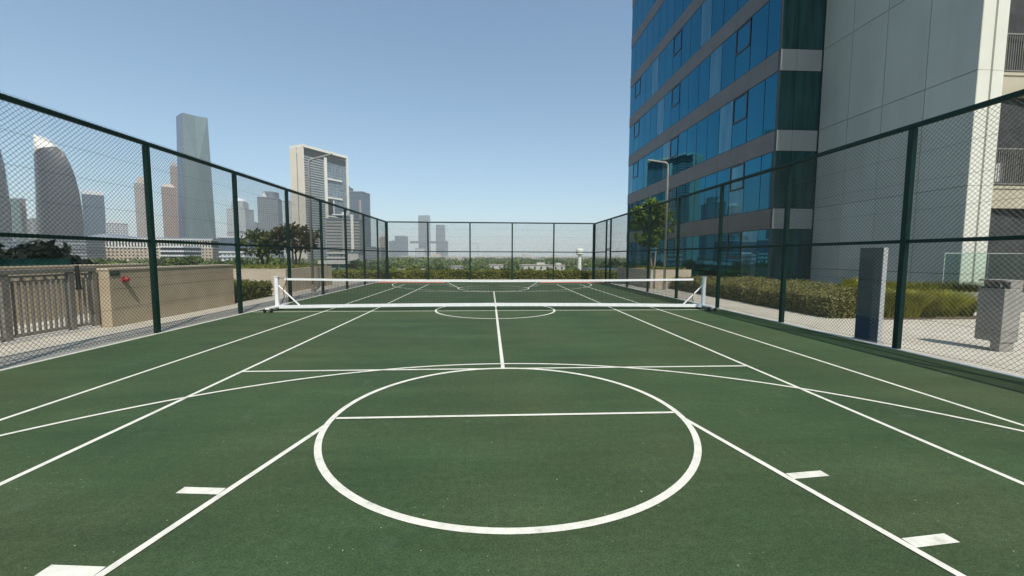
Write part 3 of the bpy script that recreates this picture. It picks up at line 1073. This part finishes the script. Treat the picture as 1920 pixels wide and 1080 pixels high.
# core (dark backing seen in the joints)
core = MB()
core.prism([(0.04, 0.04), (2.16, 0.04), (2.16, 0.06), (30, 0.06), (30, OY1 - OY0), (0.04, OY1 - OY0)], -0.3, TOPZ)
core.build("backing_wall", M["mullion"], office)
ys = [0.0, 1.0] + [1.0 + 1.4 * i for i in range(1, 16)]
rest = MB()
GB = lambda f: 0.22 + (f * FLH if f else 0)          # glass bottom
for f in range(NF):
    zg0 = 0.28 if f == 0 else 0.30 + f * FLH
    zg1 = 3.10 + f * FLH
    for i in range(len(ys) - 1):
        a, b_ = ys[i] + (0.05 if i == 0 else 0.024), ys[i + 1] - 0.024
        if f < 5:
            wm = MB().box(0.0, 0.039, a, b_, zg0, zg1)
            tilt = [random.uniform(-0.003, 0.003) for _ in range(3)]
            for vi in (0, 3, 4, 7):                # no pane sits perfectly true
                x_, y_, z_ = wm.v[vi]
                wm.v[vi] = (x_ + tilt[0] + tilt[1] * (1 if y_ > (a + b_) / 2 else -1) + tilt[2] * (1 if z_ > (zg0 + zg1) / 2 else -1) - 0.001, y_, z_)
            w = wm.build("window", M["glass_curtain"] if (i * 7 + f * 11) % 6 == 1 else M["glass_blue"], office)
            if i in (2, 8, 14):
                zm = zg0 + (zg1 - zg0) * 0.48
                fr = MB()
                fr.box(-0.032, -0.012, a, a + 0.09, zm, zg1 - 0.02).box(-0.032, -0.012, b_ - 0.09, b_, zm, zg1 - 0.02)
                fr.box(-0.032, -0.012, a + 0.09, b_ - 0.09, zm, zm + 0.11).box(-0.032, -0.012, a + 0.09, b_ - 0.09, zg1 - 0.09, zg1 - 0.02)
                fr.build("frame", M["mullion"], w)
        else:
            rest.box(0.0, 0.039, a, b_, zg0, zg1)
            if i in (2, 8, 14):
                zm = zg0 + (zg1 - zg0) * 0.48
    # return face windows (facing the court's near end)
    for (xa, xb) in ((0.05, 0.83), (0.86, 2.14)):
        if f < 5:
            MB().box(xa, xb, 0.0, 0.039, zg0, zg1).build("side_window", M["glass_teal"], office)
        else:
            rest.box(xa, xb, 0.0, 0.039, zg0, zg1)
    # spandrel band: panels with fine joints
    sp, sr = MB(), MB()
    z0, z1 = zg1 + 0.03, 0.27 + (f + 1) * FLH
    for i in range(len(ys) - 1):
        sp.box(-0.02, 0.039, ys[i] + (0.03 if i == 0 else 0.006), ys[i + 1] - 0.006, z0, z1)
    for (xa, xb) in ((0.03, 0.84), (0.852, 2.14)):
        sr.box(xa, xb, -0.02, 0.039, z0, z1)
    sp.build("spandrel_band", M["spandrel"], office)
    sr.build("return_spandrel", M["spandrel_pale"], office)
MB().box(-0.05, 0.024, -0.05, 0.024, -0.3, TOPZ).build("corner_mullion", M["mullion"], office)
MB().box(2.145, 2.199, -0.03, 0.10, -0.3, TOPZ).build("junction_mullion", M["mullion"], office)
rest.build("upper_windows", M["glass_blue"], office, kind="stuff")
MB().box(0.0, 0.04, 0, 22.0, -0.3, 0.26).build("plinth", M["spandrel"], office)

# grey clad wing with the white column and the balconies
WX, WY = 16.45, 13.47
wing = thing("apartment_block", "grey panel clad apartment block with a white column and railed balconies", "building", (WX, WY, 0))
MB().prism([(0.03, 0.10), (0.95, 0.10), (0.95, 0.4), (30, 2.6), (30, 6.69), (0.03, 6.69)], -0.3, 42).build("backing_wall", M["joint"], wing)
cl = MB()
vy = [0.0, 1.68, 3.38, 5.05, 6.69]
vz = [-0.2, 1.12] + [4.18 + 3.85 * i for i in range(11)]
for i in range(4):
    for j in range(len(vz) - 1):
        cl.box(0, 0.029, vy[i] + (0.011 if i else 0), vy[i + 1] - 0.011, vz[j] + 0.011, vz[j + 1] - 0.011)
cl.build("cladding", M["cladding"], wing)
colm = MB()
for j in range(len(vz) - 1):
    a, b_ = vz[j] + 0.006, vz[j + 1] - 0.006
    colm.box(0.031, 0.46, 0.0, 0.099, a, b_).box(0.54, 0.95, 0.0, 0.099, a, b_).box(0.46, 0.54, 0.075, 0.099, a, b_)
colm.build("column_face", M["cladding_white"], wing)
# balconies
for f in range(0, 7):
    z = 4.26 + FLH * (f - 0) - 0.02
    bal = MB().box(0.96, 6.0, 0.32, 2.4, z - 0.78, z - 0.10).build("balcony", M["balcony_tan"], wing)
    MB().box(0.96, 6.0, 0.29, 2.4, z - 0.099, z).build("slab_edge", M["balcony_tan"], bal)
    rl = MB().box(0.96, 6.0, 0.33, 0.38, z + 1.27, z + 1.32)
    rl.box(0.96, 6.0, 0.34, 0.37, z + 0.06, z + 0.10)
    xx = 1.0
    while xx < 6.0:
        rl.box(xx, xx + 0.022, 0.345, 0.365, z + 0.10, z + 1.27)
        xx += 0.085
    rl.build("balcony_railing", M["balcony_rail"], bal)
    MB().box(0.96, 6.0, 2.36, 2.40, z + 0.02, z + 2.1).build("balcony_window", M["glass_dark"], bal)
    MB().box(0.96, 6.0, 2.30, 2.41, z + 2.1, z + 3.08).build("lintel", M["balcony_tan"], bal)
MB().box(0.96, 6.0, 2.3, 2.4, 0.05, 2.9).build("entrance_glass", M["glass_dark"], wing)
MB().box(6.0, 14, -5.6, 2.5, -0.3, 42).build("projecting_bay", M["balcony_tan"], wing)
# white things on the lowest balcony
tow = thing("towel", "white towel hanging on the lower balcony railing", "towel", (17.75, WY + 0.42, 4.7))
MB().box(0, 0.42, 0, 0.02, -0.3, 0.35).build("cloth", M["tape"], tow)

# terrace glass balustrade in front of the column
bal = thing("glass_balustrade", "frameless glass balustrade on a low kerb, in front of the white column", "balustrade", (14.1, 12.0, 0))
m_, t_, b_ = new_mat("balustrade_glass")
b_.inputs["Base Color"].default_value = (0.75, 0.92, 0.85, 1)
b_.inputs["Roughness"].default_value = 0.02
b_.inputs["IOR"].default_value = 1.08
b_.inputs["Transmission Weight"].default_value = 1.0
M["clear_glass"] = m_
MB().box(0, 4.6, -0.09, 0.09, -0.004, 0.62).build("kerb", M["stone_grey"], bal)
for q in range(3):
    MB().box(0.02 + 1.5 * q, 1.47 + 1.5 * q, -0.008, 0.008, 0.62, 1.82).build("pane", M["clear_glass"], bal)
MB().box(0, 4.6, -0.02, 0.02, 1.82, 1.85).build("handrail", M["steel"], bal)
for q in range(3):
    MB().box(1.48 + 1.5 * q, 1.52 + 1.5 * q, -0.025, 0.025, 0.62, 1.0).build("clamp", M["steel"], bal)

# drinking fountain
df = thing("drinking_fountain", "tall grey stone drinking fountain with a recessed black top, on the right pavement", "fountain", (9.2, 6.8, 0))
MB().box(0, 0.34, 0, 0.40, 0.17, 1.14).build("body", M["stone_grey"], df, bevel=0.006)
MB().box(0.02, 0.30, 0.02, 0.16, -0.004, 0.17).build("foot", M["stone_grey"], df)
MB().box(0.10, 0.34, 0, 0.40, 1.14, 1.27).build("back_block", M["stone_grey"], df)
MB().box(0.02, 0.10, 0.03, 0.40, 1.141, 1.16).build("basin", M["black"], df)
MB().box(-0.005, 0.345, -0.005, 0.405, 1.27, 1.30).build("lid", M["stone_grey"], df)
MB().tube([(0.05, 0.1, 1.16), (0.05, 0.1, 1.23), (0.05, 0.13, 1.25)], 0.014, 8).build("spout", M["steel"], df)

# totem sign against the fence
to = thing("sign_totem", "slim dark blue grey standing panel behind the right fence, blank", "sign", (7.64, 7.58, 0))
MB().box(0, 0.012, 0.0, 0.50, 0.50, 1.89).build("upper_panel", M["totem"], to)
MB().box(0, 0.012, 0.0, 0.50, 0.03, 0.497).build("lower_panel", M["totem_low"], to)
MB().box(0.013, 0.10, 0.0, 0.50, 0.02, 1.89).build("casing", M["totem_edge"], to)
MB().box(-0.003, -0.0005, 0.0, 0.50, 1.245, 1.25).box(-0.003, -0.0005, 0.02, 0.48, 0.86, 0.864).build("seam", M["joint"], to)
MB().box(-0.02, 0.13, -0.03, 0.53, -0.004, 0.02).build("base_plate", M["steel"], to)


# ------------------------------------------------------------------ the far city
def box_tower(name, label, x0, x1, yt, D, depth, mat, rz=0.0, crown=None, cat="building", roof=None, face=False):
    """front face between two pixel columns, top at a pixel row, at depth D"""
    a, b_ = at(x0, yt, D), at(x1, yt, D)
    w = b_.x - a.x
    h = (a.z + b_.z) / 2 - GZ
    if face:                                   # turned to look at the court
        rz = math.atan2(-(a.x + b_.x) / 2, D)
        w *= math.cos(rz)
    t = thing(name, label, cat, ((a.x + b_.x) / 2, D, GZ), rz)
    MB().box(-w / 2, w / 2, 0, depth, -0.5, h).build("wall", mat, t)
    MB().box(-w / 2 - 0.4, w / 2 + 0.4, -0.4, depth + 0.4, h, h + 1.0).build("roof", roof or M["slate"], t)
    if crown:
        crown(t, w, h, depth)
    else:
        rp = MB()
        for q in range(3):
            x_ = w * random.uniform(-0.38, 0.2)
            rp.box(x_, x_ + w * random.uniform(0.1, 0.22), depth * 0.2, depth * 0.6, h + 1.0, h + 1.0 + random.uniform(1.2, 3.2) * min(1.0, h / 60))
        rp.build("roof_plant", M["slate"], t)
    return t


def facing_tower(*a, **k):
    return box_tower(*a, face=True, **k)


# blade shaped towers
def blade(label, rows, D, ycut_l, ycut_r, bulge=0.42):
    base = at(rows[-1][1], rows[-1][0], D)
    cx = at((rows[-1][1] + rows[-1][2]) / 2, 480, D).x
    t = thing("curved_tower", label, "tower", (cx, D, GZ))

    def edges(z):
        zs = []
        for (yy, xl, xr) in rows:
            l, r2 = at(xl, yy, D), at(xr, yy, D)
            zs.append((l.z, l.x, r2.x))
        zs.sort()
        if z <= zs[0][0]:
            return zs[0][1], zs[0][2]
        for p, q in zip(zs[:-1], zs[1:]):
            if z <= q[0]:
                f = (z - p[0]) / (q[0] - p[0])
                return p[1] + (q[1] - p[1]) * f, p[2] + (q[2] - p[2]) * f
        return zs[-1][1], zs[-1][2]

    zt = max(at(xl, yy, D).z for (yy, xl, xr) in rows)
    zcl, zcr = at(rows[0][1], ycut_l, D).z, at(rows[0][1] + 40, ycut_r, D).z
    n = 12

    def loop(zf):
        out = []
        for i in range(n + 1):
            s_ = i / n
            z = zf(s_)
            l, r2 = edges(z)
            w = r2 - l
            out.append((l + w * s_ - cx, -bulge * min(w, 60) * math.sin(math.pi * min(1, s_ * 1.0)) * 0.6, z - GZ))
        z = zf(0.5)
        l, r2 = edges(z)
        out.append((r2 - cx - 0.3 * (r2 - l), 14, z - GZ))
        out.append((l - cx + 0.2 * (r2 - l), 14, z - GZ))
        return out
    K = 26
    MB().loft([loop(lambda s_, k=k: GZ - 0.5 + (zcl + (zcr - zcl) * s_ - GZ) * k / K) for k in range(K + 1)]).build("glass_shell", M["blade"], t)
    MB().loft([loop(lambda s_, k=k: zcl + (zcr - zcl) * s_ + (zt - 0.5 - (zcl + (zcr - zcl) * s_)) * k / 8) for k in range(9)]).build("crown", M["cream_pale"], t)
    return t


blade("curved dark glass tower with a pointed cream top, seen through the left fence",
      [(252, 62, 63.5), (262, 62, 82), (275, 62.5, 107), (285, 63, 119), (310, 64, 133), (330, 64.5, 141), (360, 66, 149), (390, 67, 154), (420, 68, 157), (445, 70, 158.5), (480, 71, 159.5)], 560, 287, 274)
blade("curved dark glass tower cut by the left edge of the view",
      [(215, -64, -62), (230, -64, -38), (250, -64, -20), (300, -64, 0.5), (340, -63, 10), (380, -61, 17), (440, -58, 23), (480, -57, 25)], 520, 250, 235)

# tall faceted monolith
D = 700
mono = thing("monolith_tower", "tallest pale blue grey glass tower with folded faces, left of the cream slab", "tower", (0, 0, 0))
c0, r0, l0 = at(342, 211, D), at(389, 220, 724), at(330, 218, 719)
c1, r1, l1 = at(347.5, 480, D), at(408, 480, 726), at(336, 480, 719)
b0, b1 = r0 + (l0 - c0), r1 + (l1 - c1)
orig = Vector((c1.x, c1.y, GZ))
mono.location = orig
for v in (c1, r1, l1, b1):
    v.z = GZ - 0.5
r0.z = l0.z = c0.z
c0, r0, l0, b0, c1, r1, l1, b1 = [v - orig for v in (c0, r0, l0, b0, c1, r1, l1, b1)]
nrm = (r1 - c1).cross(Vector((0, 0, 1))).normalized()
# front: folded planes, the creases meeting at mid height
mA = c1.lerp(c0, 0.62)
mB_ = r1.lerp(r0, 0.62)
mC = (c1.lerp(r1, 0.5)).lerp(c0.lerp(r0, 0.5), 0.66) + nrm * 5.0
tC = c0.lerp(r0, 0.5) - nrm * 3.0
bC0 = c1.lerp(r1, 0.12) - nrm * 1.0
bC1 = c1.lerp(r1, 0.88) - nrm * 1.0
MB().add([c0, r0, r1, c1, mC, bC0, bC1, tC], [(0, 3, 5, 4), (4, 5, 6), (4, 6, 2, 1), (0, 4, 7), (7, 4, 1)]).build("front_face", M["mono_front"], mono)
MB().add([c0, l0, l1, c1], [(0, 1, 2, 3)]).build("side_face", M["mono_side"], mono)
MB().add([r0, b0, b1, r1, l0, l1], [(0, 1, 2, 3), (1, 4, 5, 2)]).build("back_face", M["mono_side"], mono)
MB().add([c0, r0, b0, l0, tC], [(0, 4, 1, 2, 3)]).build("roof", M["slate"], mono)
lg = MB()
for s_ in (0.12, 0.88):
    p0 = c1.lerp(r1, s_) + nrm * 6 + Vector((0, 0, 0.5))
    p1 = c1.lerp(r1, 0.5 + (s_ - 0.5) * 0.55) + nrm * 1.0 + Vector((0, 0, 26))
    lg.tube([p0, p1], 1.1, 6)
lg.build("entrance_leg", M["slate"], mono)

# cream framed slab
D = 500
C0 = at(568, 275, D)
ux, uy = 31 / 64, 56 / 64
slab = thing("framed_slab_tower", "large cream framed slab tower with louvred glass face and open sky decks", "tower", (C0.x, D, GZ), math.atan2(uy, ux))
HT = C0.z - GZ
Ls, Ws = 64.0, 22.6
MB().box(0.8, Ls - 0.8, 1.2, Ws - 1, -0.5, HT - 4).build("glass_core", M["index_glass"], slab)
fr = MB().box(-0.9, 0.8, 0, 9.6, -0.5, HT).box(-0.9, 0.8, 11.0, Ws, -0.5, HT)
fr.build("end_wall", M["cream"], slab)
MB().box(-0.5, 0.79, 9.6, 11.0, -0.5, HT - 6).build("end_slot", M["dark_void"], slab)
MB().box(Ls - 0.8, Ls + 1.6, -0.3, Ws, -0.5, HT).build("end_wall", M["cream_pale"], slab)
MB().box(-0.9, Ls + 1.6, -0.35, Ws, HT, HT + 3.0).build("roof_beam", M["cream_pale"], slab)
MB().box(28.4, 32.2, -0.6, 1.3, -0.5, HT - 6).build("mid_pier", M["cream_pale"], slab)
lv = MB()
z = 6
while z < HT - 10:
    lv.box(0.8, 14.2, -0.25, 1.2, z, z + 1.05).box(15.6, 28.4, -0.25, 1.2, z, z + 1.05)
    z += 2.9
lv.build("louvres", M["louvre_grey"], slab)
for zz in (HT - 32, HT - 55, HT - 78, HT - 101):
    MB().box(32.2, 55, -0.5, 1.2, zz, zz + 1.8).build("sky_deck", M["cream_pale"], slab)
for zz in (HT - 77, HT - 100):
    MB().box(33.2, 42, -0.1, 1.25, zz + 0.6, zz + 20).build("open_bay", M["dark_void"], slab)
    MB().box(40.2, 42, -0.3, -0.12, zz + 0.6, zz + 20).build("bay_wall", M["cream_pale"], slab)
MB().box(2, Ls - 2, -0.1, 1.2, HT - 9, HT - 3.5).build("crown_louvres", M["dark_void"], slab)

# other towers, left to right
def crown_box(mat, fx0, fx1, dz, inset=2.0, name="crown"):
    def f(t, w, h, d):
        MB().box(-w / 2 + w * fx0, -w / 2 + w * fx1, inset, d - inset, h + 1.0, h + 1.0 + dz).build(name, mat, t)
    return f


facing_tower("green_tower", "small greenish glass tower beside the curved tower at the left edge", 19, 37, 374, 800, 25, M["fac_green"], 0.1)
facing_tower("brown_tower", "narrow brown tower squeezed between the two curved towers", 37, 48, 374, 815, 25, M["fac_brown"], 0.0)
facing_tower("striped_block", "small dark office block with cream stripes, between the two curved towers", 49, 70, 412, 650, 20, M["fac_stripe"])
facing_tower("blue_block", "plain blue grey glass block with a white crown, right of the curved tower", 153, 195, 366, 760, 40, M["fac_blue"], -0.05, crown_box(M["white_wall"], 0.03, 0.97, 6.5, 1.0))
facing_tower("crowned_block", "small white topped building peeking above the beige hotel roof", 198, 240, 420, 700, 20, M["fac_white"], 0, crown_box(M["white_wall"], 0.15, 0.6, 5))


def spire_crown(mat, steps, spire):
    def f(t, w, h, d):
        z = h + 1.0
        k = 0.42
        for dz, fr_ in steps:
            MB().box(-w * fr_ / 2, w * fr_ / 2, d / 2 - d * fr_ / 2, d / 2 + d * fr_ / 2, z, z + dz).build("crown_tier", mat, t)
            z += dz
        if spire:
            MB().tube([(0, d / 2, z), (0, d / 2, z + spire)], [0.9, 0.2], 6).build("spire", mat, t)
    return f


facing_tower("tan_tower", "tan stepped tower partly behind a fence post, left of the monolith", 251, 277, 345, 1000, 32, M["fac_tan"], 0.05, spire_crown(M["sand_tower"], [(9, 0.6), (7, 0.35)], 0))
facing_tower("red_brown_tower", "red brown tower with a pitched crown, just left of the monolith", 302, 329, 352, 900, 30, M["fac_brown"], 0.0,
          lambda t, w, h, d: MB().loft([[(-w / 2, 0, h + 1), (w / 2, 0, h + 1), (w / 2, d, h + 1), (-w / 2, d, h + 1)], [(-w * 0.25, d * 0.3, h + 9), (w * 0.25, d * 0.3, h + 9), (w * 0.25, d * 0.7, h + 9), (-w * 0.25, d * 0.7, h + 9)]]).build("pitched_crown", M["sand_tower"], t))
facing_tower("slim_spire_tower", "slim pinkish tower with a needle spire behind the red brown tower", 318, 333, 312, 1150, 20, M["fac_brown"], 0.0, spire_crown(M["sand_tower"], [(10, 0.6)], 22))


def dome_crown(t, w, h, d):
    MB().box(-w * 0.32, w * 0.32, d * 0.2, d * 0.8, h + 1, h + 20).build("drum", M["fac_white"], t)
    lo = []
    for i in range(7):
        a = R(90 * i / 6.3)
        rr = w * 0.30 * math.cos(a)
        lo.append([(rr * math.cos(g * math.pi / 6), d / 2 + rr * math.sin(g * math.pi / 6), h + 20 + w * 0.22 * math.sin(a)) for g in range(12)])
    MB().loft(lo).build("dome", M["white_wall"], t, smooth=True)


box_tower("domed_tower", "white domed tower between the monolith and the grey tower", 424, 459, 392, 1100, 40, M["fac_white"], 0.0, dome_crown)
box_tower("slender_block", "faint grey block behind the domed tower's right edge", 459, 468, 408, 1300, 20, M["fac_grey"])
box_tower("slender_block", "low faint grey block just left of the grey capped tower", 470, 481, 418, 1250, 20, M["fac_grey"])


def cap_crown(t, w, h, d):
    lo = []
    for z in (h + 1, h + 11):
        lo.append([(w * 0.40 * math.cos(g * math.pi / 8) + w * 0.06, d / 2 + d * 0.42 * math.sin(g * math.pi / 8), z) for g in range(16)])
    MB().loft(lo).build("round_cap", M["slate"], t)
    MB().add([(-w * 0.30, -0.5, h + 1), (-w * 0.02, -0.5, h + 1), (-w * 0.16, -0.5, h + 10), (-w * 0.30, 1.0, h + 1), (-w * 0.02, 1.0, h + 1), (-w * 0.16, 1.0, h + 10)],
             [(0, 1, 2), (5, 4, 3), (0, 3, 4, 1), (1, 4, 5, 2), (2, 5, 3, 0)]).build("gable", M["white_wall"], t)


grey = box_tower("grey_tower", "grey tower with a rounded dark cap and small white gable", 484, 519, 371, 700, 40, M["fac_grey"], 0.30, cap_crown)
box_tower("slim_white_tower", "slim white tower peeking out left of the cream framed slab", 531, 546, 378, 900, 20, M["fac_white"])
box_tower("dark_blue_tower", "dark blue grey tower with an orange strip, right of the cream framed slab", 655, 680, 360, 640, 28, M["fac_blue"], -0.12,
          lambda t, w, h, d: MB().box(w * 0.22, w * 0.38, -0.6, -0.1, 0, h - 12).build("orange_strip", M["fac_tan"], t))
box_tower("slim_grey_tower", "slim grey shaft attached left of the dark blue tower", 648.5, 655, 352, 655, 18, M["fac_grey"])


def canopy_crown(t, w, h, d):
    MB().box(-w * 0.30, w * 0.16, -2, d, h + 3.5, h + 4.6).build("roof_canopy", M["white_wall"], t)
    MB().box(-w * 0.02, w * 0.12, 0, d * 0.5, h + 1, h + 6.5).build("roof_house", M["white_wall"], t)
    MB().box(w * 0.24, w * 0.32, -0.8, 2, 0, h + 4.5).build("pale_pier", M["cream_pale"], t)


box_tower("striped_office_block", "squat grey office block with horizontal stripes, in front of the framed slab", 612, 673, 412, 360, 26, M["fac_stripe"], 0.12, canopy_crown)
box_tower("beige_block", "small beige building at the foot of the striped office block", 652, 672, 474, 290, 10, M["villa"])
box_tower("low_grey_block", "low grey block seen between the last fence posts on the left", 684, 715, 465, 600, 20, M["fac_grey"])
box_tower("tan_block", "small tan tower beside the far left corner post of the fence", 711, 722.5, 446, 900, 14, M["fac_tan"], 0, spire_crown(M["sand_tower"], [(3, 0.5)], 8))
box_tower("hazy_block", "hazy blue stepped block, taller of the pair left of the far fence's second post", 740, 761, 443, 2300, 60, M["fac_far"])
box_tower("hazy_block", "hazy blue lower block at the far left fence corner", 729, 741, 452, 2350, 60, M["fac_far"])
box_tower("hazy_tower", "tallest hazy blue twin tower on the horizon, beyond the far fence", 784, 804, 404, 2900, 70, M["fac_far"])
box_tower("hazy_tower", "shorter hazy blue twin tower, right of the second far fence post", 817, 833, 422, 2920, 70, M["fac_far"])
br_ = thing("linking_bridge", "hazy horizontal sky bridge joining the twin towers on the horizon", "bridge", (at(769, 452, 2880).x, 2880, at(769, 456, 2880).z))
wl = at(835, 452, 2880).x - at(769, 452, 2880).x
MB().box(0, wl, -8, 8, 0, 15).build("deck", M["fac_far"], br_)
MB().box(0, wl, -9, -8, 5, 10).build("window_band", M["dark_void"], br_)
box_tower("hazy_annex", "hazy low annex at the foot of the shorter twin tower", 831, 839, 452, 2940, 50, M["fac_far"])
box_tower("hazy_annex", "pale low block below the sky bridge, left of the tall twin tower", 778, 796, 466, 1700, 40, M["fac_white"])

# beige hotel with a grey vaulted roof
D = 430
a, b_ = at(158, 446, D), at(262, 446, D)
hot = thing("beige_hotel", "long beige hotel with many small windows and a low grey roof", "building", (a.x, D, GZ), R(17))
hw = 106.0
hh = at(200, 446, D).z - GZ
MB().box(0, hw, 0, 24, -0.5, hh - 9.5).build("wall", M["fac_hotel"], hot)
MB().box(-0.6, hw + 0.6, -0.6, 24, hh - 9.5, hh - 8.6).build("cornice", M["cream_pale"], hot)
MB().box(0.6, hw - 0.6, 1.2, 23, hh - 8.6, hh - 1).build("arcade_back", M["dark_void"], hot)
ar = MB()
for i in range(42):
    ar.box(0.4 + i * hw / 42, 1.4 + i * hw / 42, 0, 1.2, hh - 8.6, hh - 1)
ar.build("arcade_piers", M["cream_pale"], hot)
MB().box(-0.8, hw + 0.8, -0.8, 24, hh - 1, hh).build("cornice", M["cream_pale"], hot)
lo = []
for i in range(15):
    x = hw * i / 14
    hz = 5.0 * max(0.35, math.exp(-((x - 16) / 18) ** 2))
    lo.append([(x, 0.5, hh), (x, 8, hh + hz), (x, 18, hh + hz), (x, 23.5, hh)])
MB().loft(lo).build("roof", M["slate"], hot)


# low pale buildings
def slab_block(name, label, x0, x1, yt, D, depth, floors, mat_s, mat_g, rz=0):
    a, b_ = at(x0, yt, D), at(x1, yt, D)
    w, h = b_.x - a.x, a.z - GZ
    t = thing(name, label, "building", ((a.x + b_.x) / 2, D, GZ), rz)
    MB().box(-w / 2 + 0.5, w / 2 - 0.5, 0.8, depth, -0.5, h).build("glass_wall", mat_g, t)
    s_ = MB()
    top = min(h + GZ + 16, h)
    for i in range(floors):
        z = h - i * 3.4
        if z < 0.5:
            break
        s_.box(-w / 2, w / 2, 0, depth + 0.4, z, z + 1.2)
    s_.build("floor_slabs", mat_s, t)
    return t


slab_block("parking_deck", "low building with white floor slabs at the foot of the monolith", 298, 344, 464, 330, 20, 6, M["white_wall"], M["dark_void"])
slab_block("white_terraces", "bright white terraced building low beyond the left fence, right of the monolith", 410, 458, 474, 330, 18, 4, M["white_wall"], M["fac_white"])
slab_block("white_terraces", "bright white terraced block behind the dark planter tree", 455, 492, 470, 345, 18, 4, M["white_wall"], M["fac_white"], -0.05)
box_tower("blue_podium", "blue grey glass podium right of the monolith's foot", 408, 484, 447, 520, 30, M["fac_blue"], 0.0, crown_box(M["white_wall"], 0.02, 0.98, 1.2, 0.5))
box_tower("pale_block", "pale low tower rising behind the blue grey podium", 426, 466, 436, 760, 20, M["fac_white"])
slab_block("grey_parking", "low grey building with pale bands in front of the curved tower", 62, 157, 452, 400, 22, 7, M["fac_grey"], M["fac_stripe"], 0.1)
slab_block("grey_parking", "low dark banded building at the left edge under the middle rail", -40, 48, 453, 420, 22, 6, M["fac_grey"], M["fac_blue"], 0.1)
slab_block("stilted_block", "pale stilted building in the trees below the striped office block", 612, 650, 476, 300, 10, 2, M["villa"], M["fac_grey"])
slab_block("glazed_pavilion", "white edged low pavilion with pale glass, left of the far corner post", 596, 648, 495, 150, 12, 2, M["villa"], M["fac_green"])

# water tower
D = 240
c_ = at(1087, 466, D)
wt = thing("water_tower", "pale yellow mushroom water tower rising from the wood", "tower", (c_.x, D, GZ))
hz = c_.z - GZ
seg = 24


def ring(r, z):
    return [(r * math.cos(2 * math.pi * k / seg), r * math.sin(2 * math.pi * k / seg), z) for k in range(seg)]


MB().loft([ring(1.15, -0.5), ring(1.05, hz - 3.6)]).build("shaft", M["cream_pale"], wt, smooth=False)
MB().loft([ring(1.1, hz - 3.9), ring(1.75, hz - 3.6), ring(2.1, hz - 3.3), ring(2.15, hz - 0.9), ring(1.9, hz - 0.35), ring(1.2, hz - 0.05), ring(0.3, hz)]).build("tank", M["cream_pale"], wt)

# villas among the trees
VG = "villas among the trees of the wood"


def villa(label, px, py, D, w, d, h, rz):
    p_ = at(px, py, D)
    t = thing("villa", label, "house", (p_.x, D, GZ), rz, VG)
    z1 = p_.z - GZ
    MB().box(-w / 2, w / 2, 0, d, -0.5, z1).build("wall", M["villa"], t)
    MB().box(-w / 2 - 0.4, w / 2 + 0.4, -0.4, d + 0.4, z1, z1 + 0.5).build("roof", M["villa_roof"], t)
    if w > 12:
        MB().box(w * 0.08, w * 0.34, d * 0.3, d * 0.8, z1 + 0.5, z1 + 1.9).build("roof_room", M["villa"], t)
    n = max(2, int(w / 4))
    for i in range(n):
        x = -w / 2 + (i + 0.5) * w / n
        MB().box(x - 0.6, x + 0.6, -0.12, 0.05, z1 - 2.6, z1 - 1.0).build("window", M["dark_void"], t)


villa("white villa with a row of dark windows, left of the water tower", 1003, 497.5, 290, 22, 10, 7, 0.0)
villa("second white villa with dark windows, touching the fourth far fence post", 1042, 498, 300, 14, 10, 7, 0.1)
villa("pale villa roof in the trees, between the middle far fence posts", 931, 497, 330, 11, 9, 6, 0.2)
villa("small white villa right of the second far fence post", 855, 500, 260, 6, 6, 6, -0.2)
villa("low cream villa in the trees near the far left corner post", 770, 507.5, 150, 9, 6, 6, 0.1)
villa("wide cream building on the horizon right of the twin towers", 853, 483.5, 700, 30, 12, 7, 0.0)
villa("cream building on the horizon left of the middle far fence post", 926, 482.5, 800, 22, 12, 7, 0.0)
villa("small house on the horizon left of the water tower", 1015, 482, 900, 18, 12, 7, 0.0)
villa("small cream house on the horizon right of the water tower", 1100, 481.5, 800, 16, 12, 7, 0.0)
villa("white house low in the trees under the beige hotel", 296, 489, 260, 9, 6, 6, 0.0)

# low hazy districts on the horizon: hundreds of roofs, nobody could count them
mbf = MB()
for i in range(700):
    yy = rng.uniform(1700, 4200)
    xx = rng.uniform(-1.2, 0.45) * yy
    w, h = rng.uniform(12, 45), rng.uniform(6, 15) + (rng.uniform() < 0.08) * rng.uniform(4, 14)
    mbf.box(xx - w / 2, xx + w / 2, yy, yy + 20, GZ, GZ + h)
ft = mbf.build("distant_rooftops", M["sand_tower"], None, kind="stuff")
tag(ft, "low pale rooftops fading along the hazy horizon", "rooftops")

# ------------------------------------------------------------------ haze
HZ = 0.00022
m, t, b = new_mat("haze_air")
t.nodes.remove(b)
pv = N(t, "ShaderNodeVolumePrincipled")
pv.inputs["Color"].default_value = (0.86, 0.88, 0.90, 1)
pv.inputs["Density"].default_value = HZ
pv.inputs["Anisotropy"].default_value = -0.12
t.links.new(pv.outputs[0], t.nodes["Material Output"].inputs["Volume"])
hz = MB().box(-5300, 5300, -320, 6600, GZ - 1, 290).build("haze", m, None, kind="stuff")
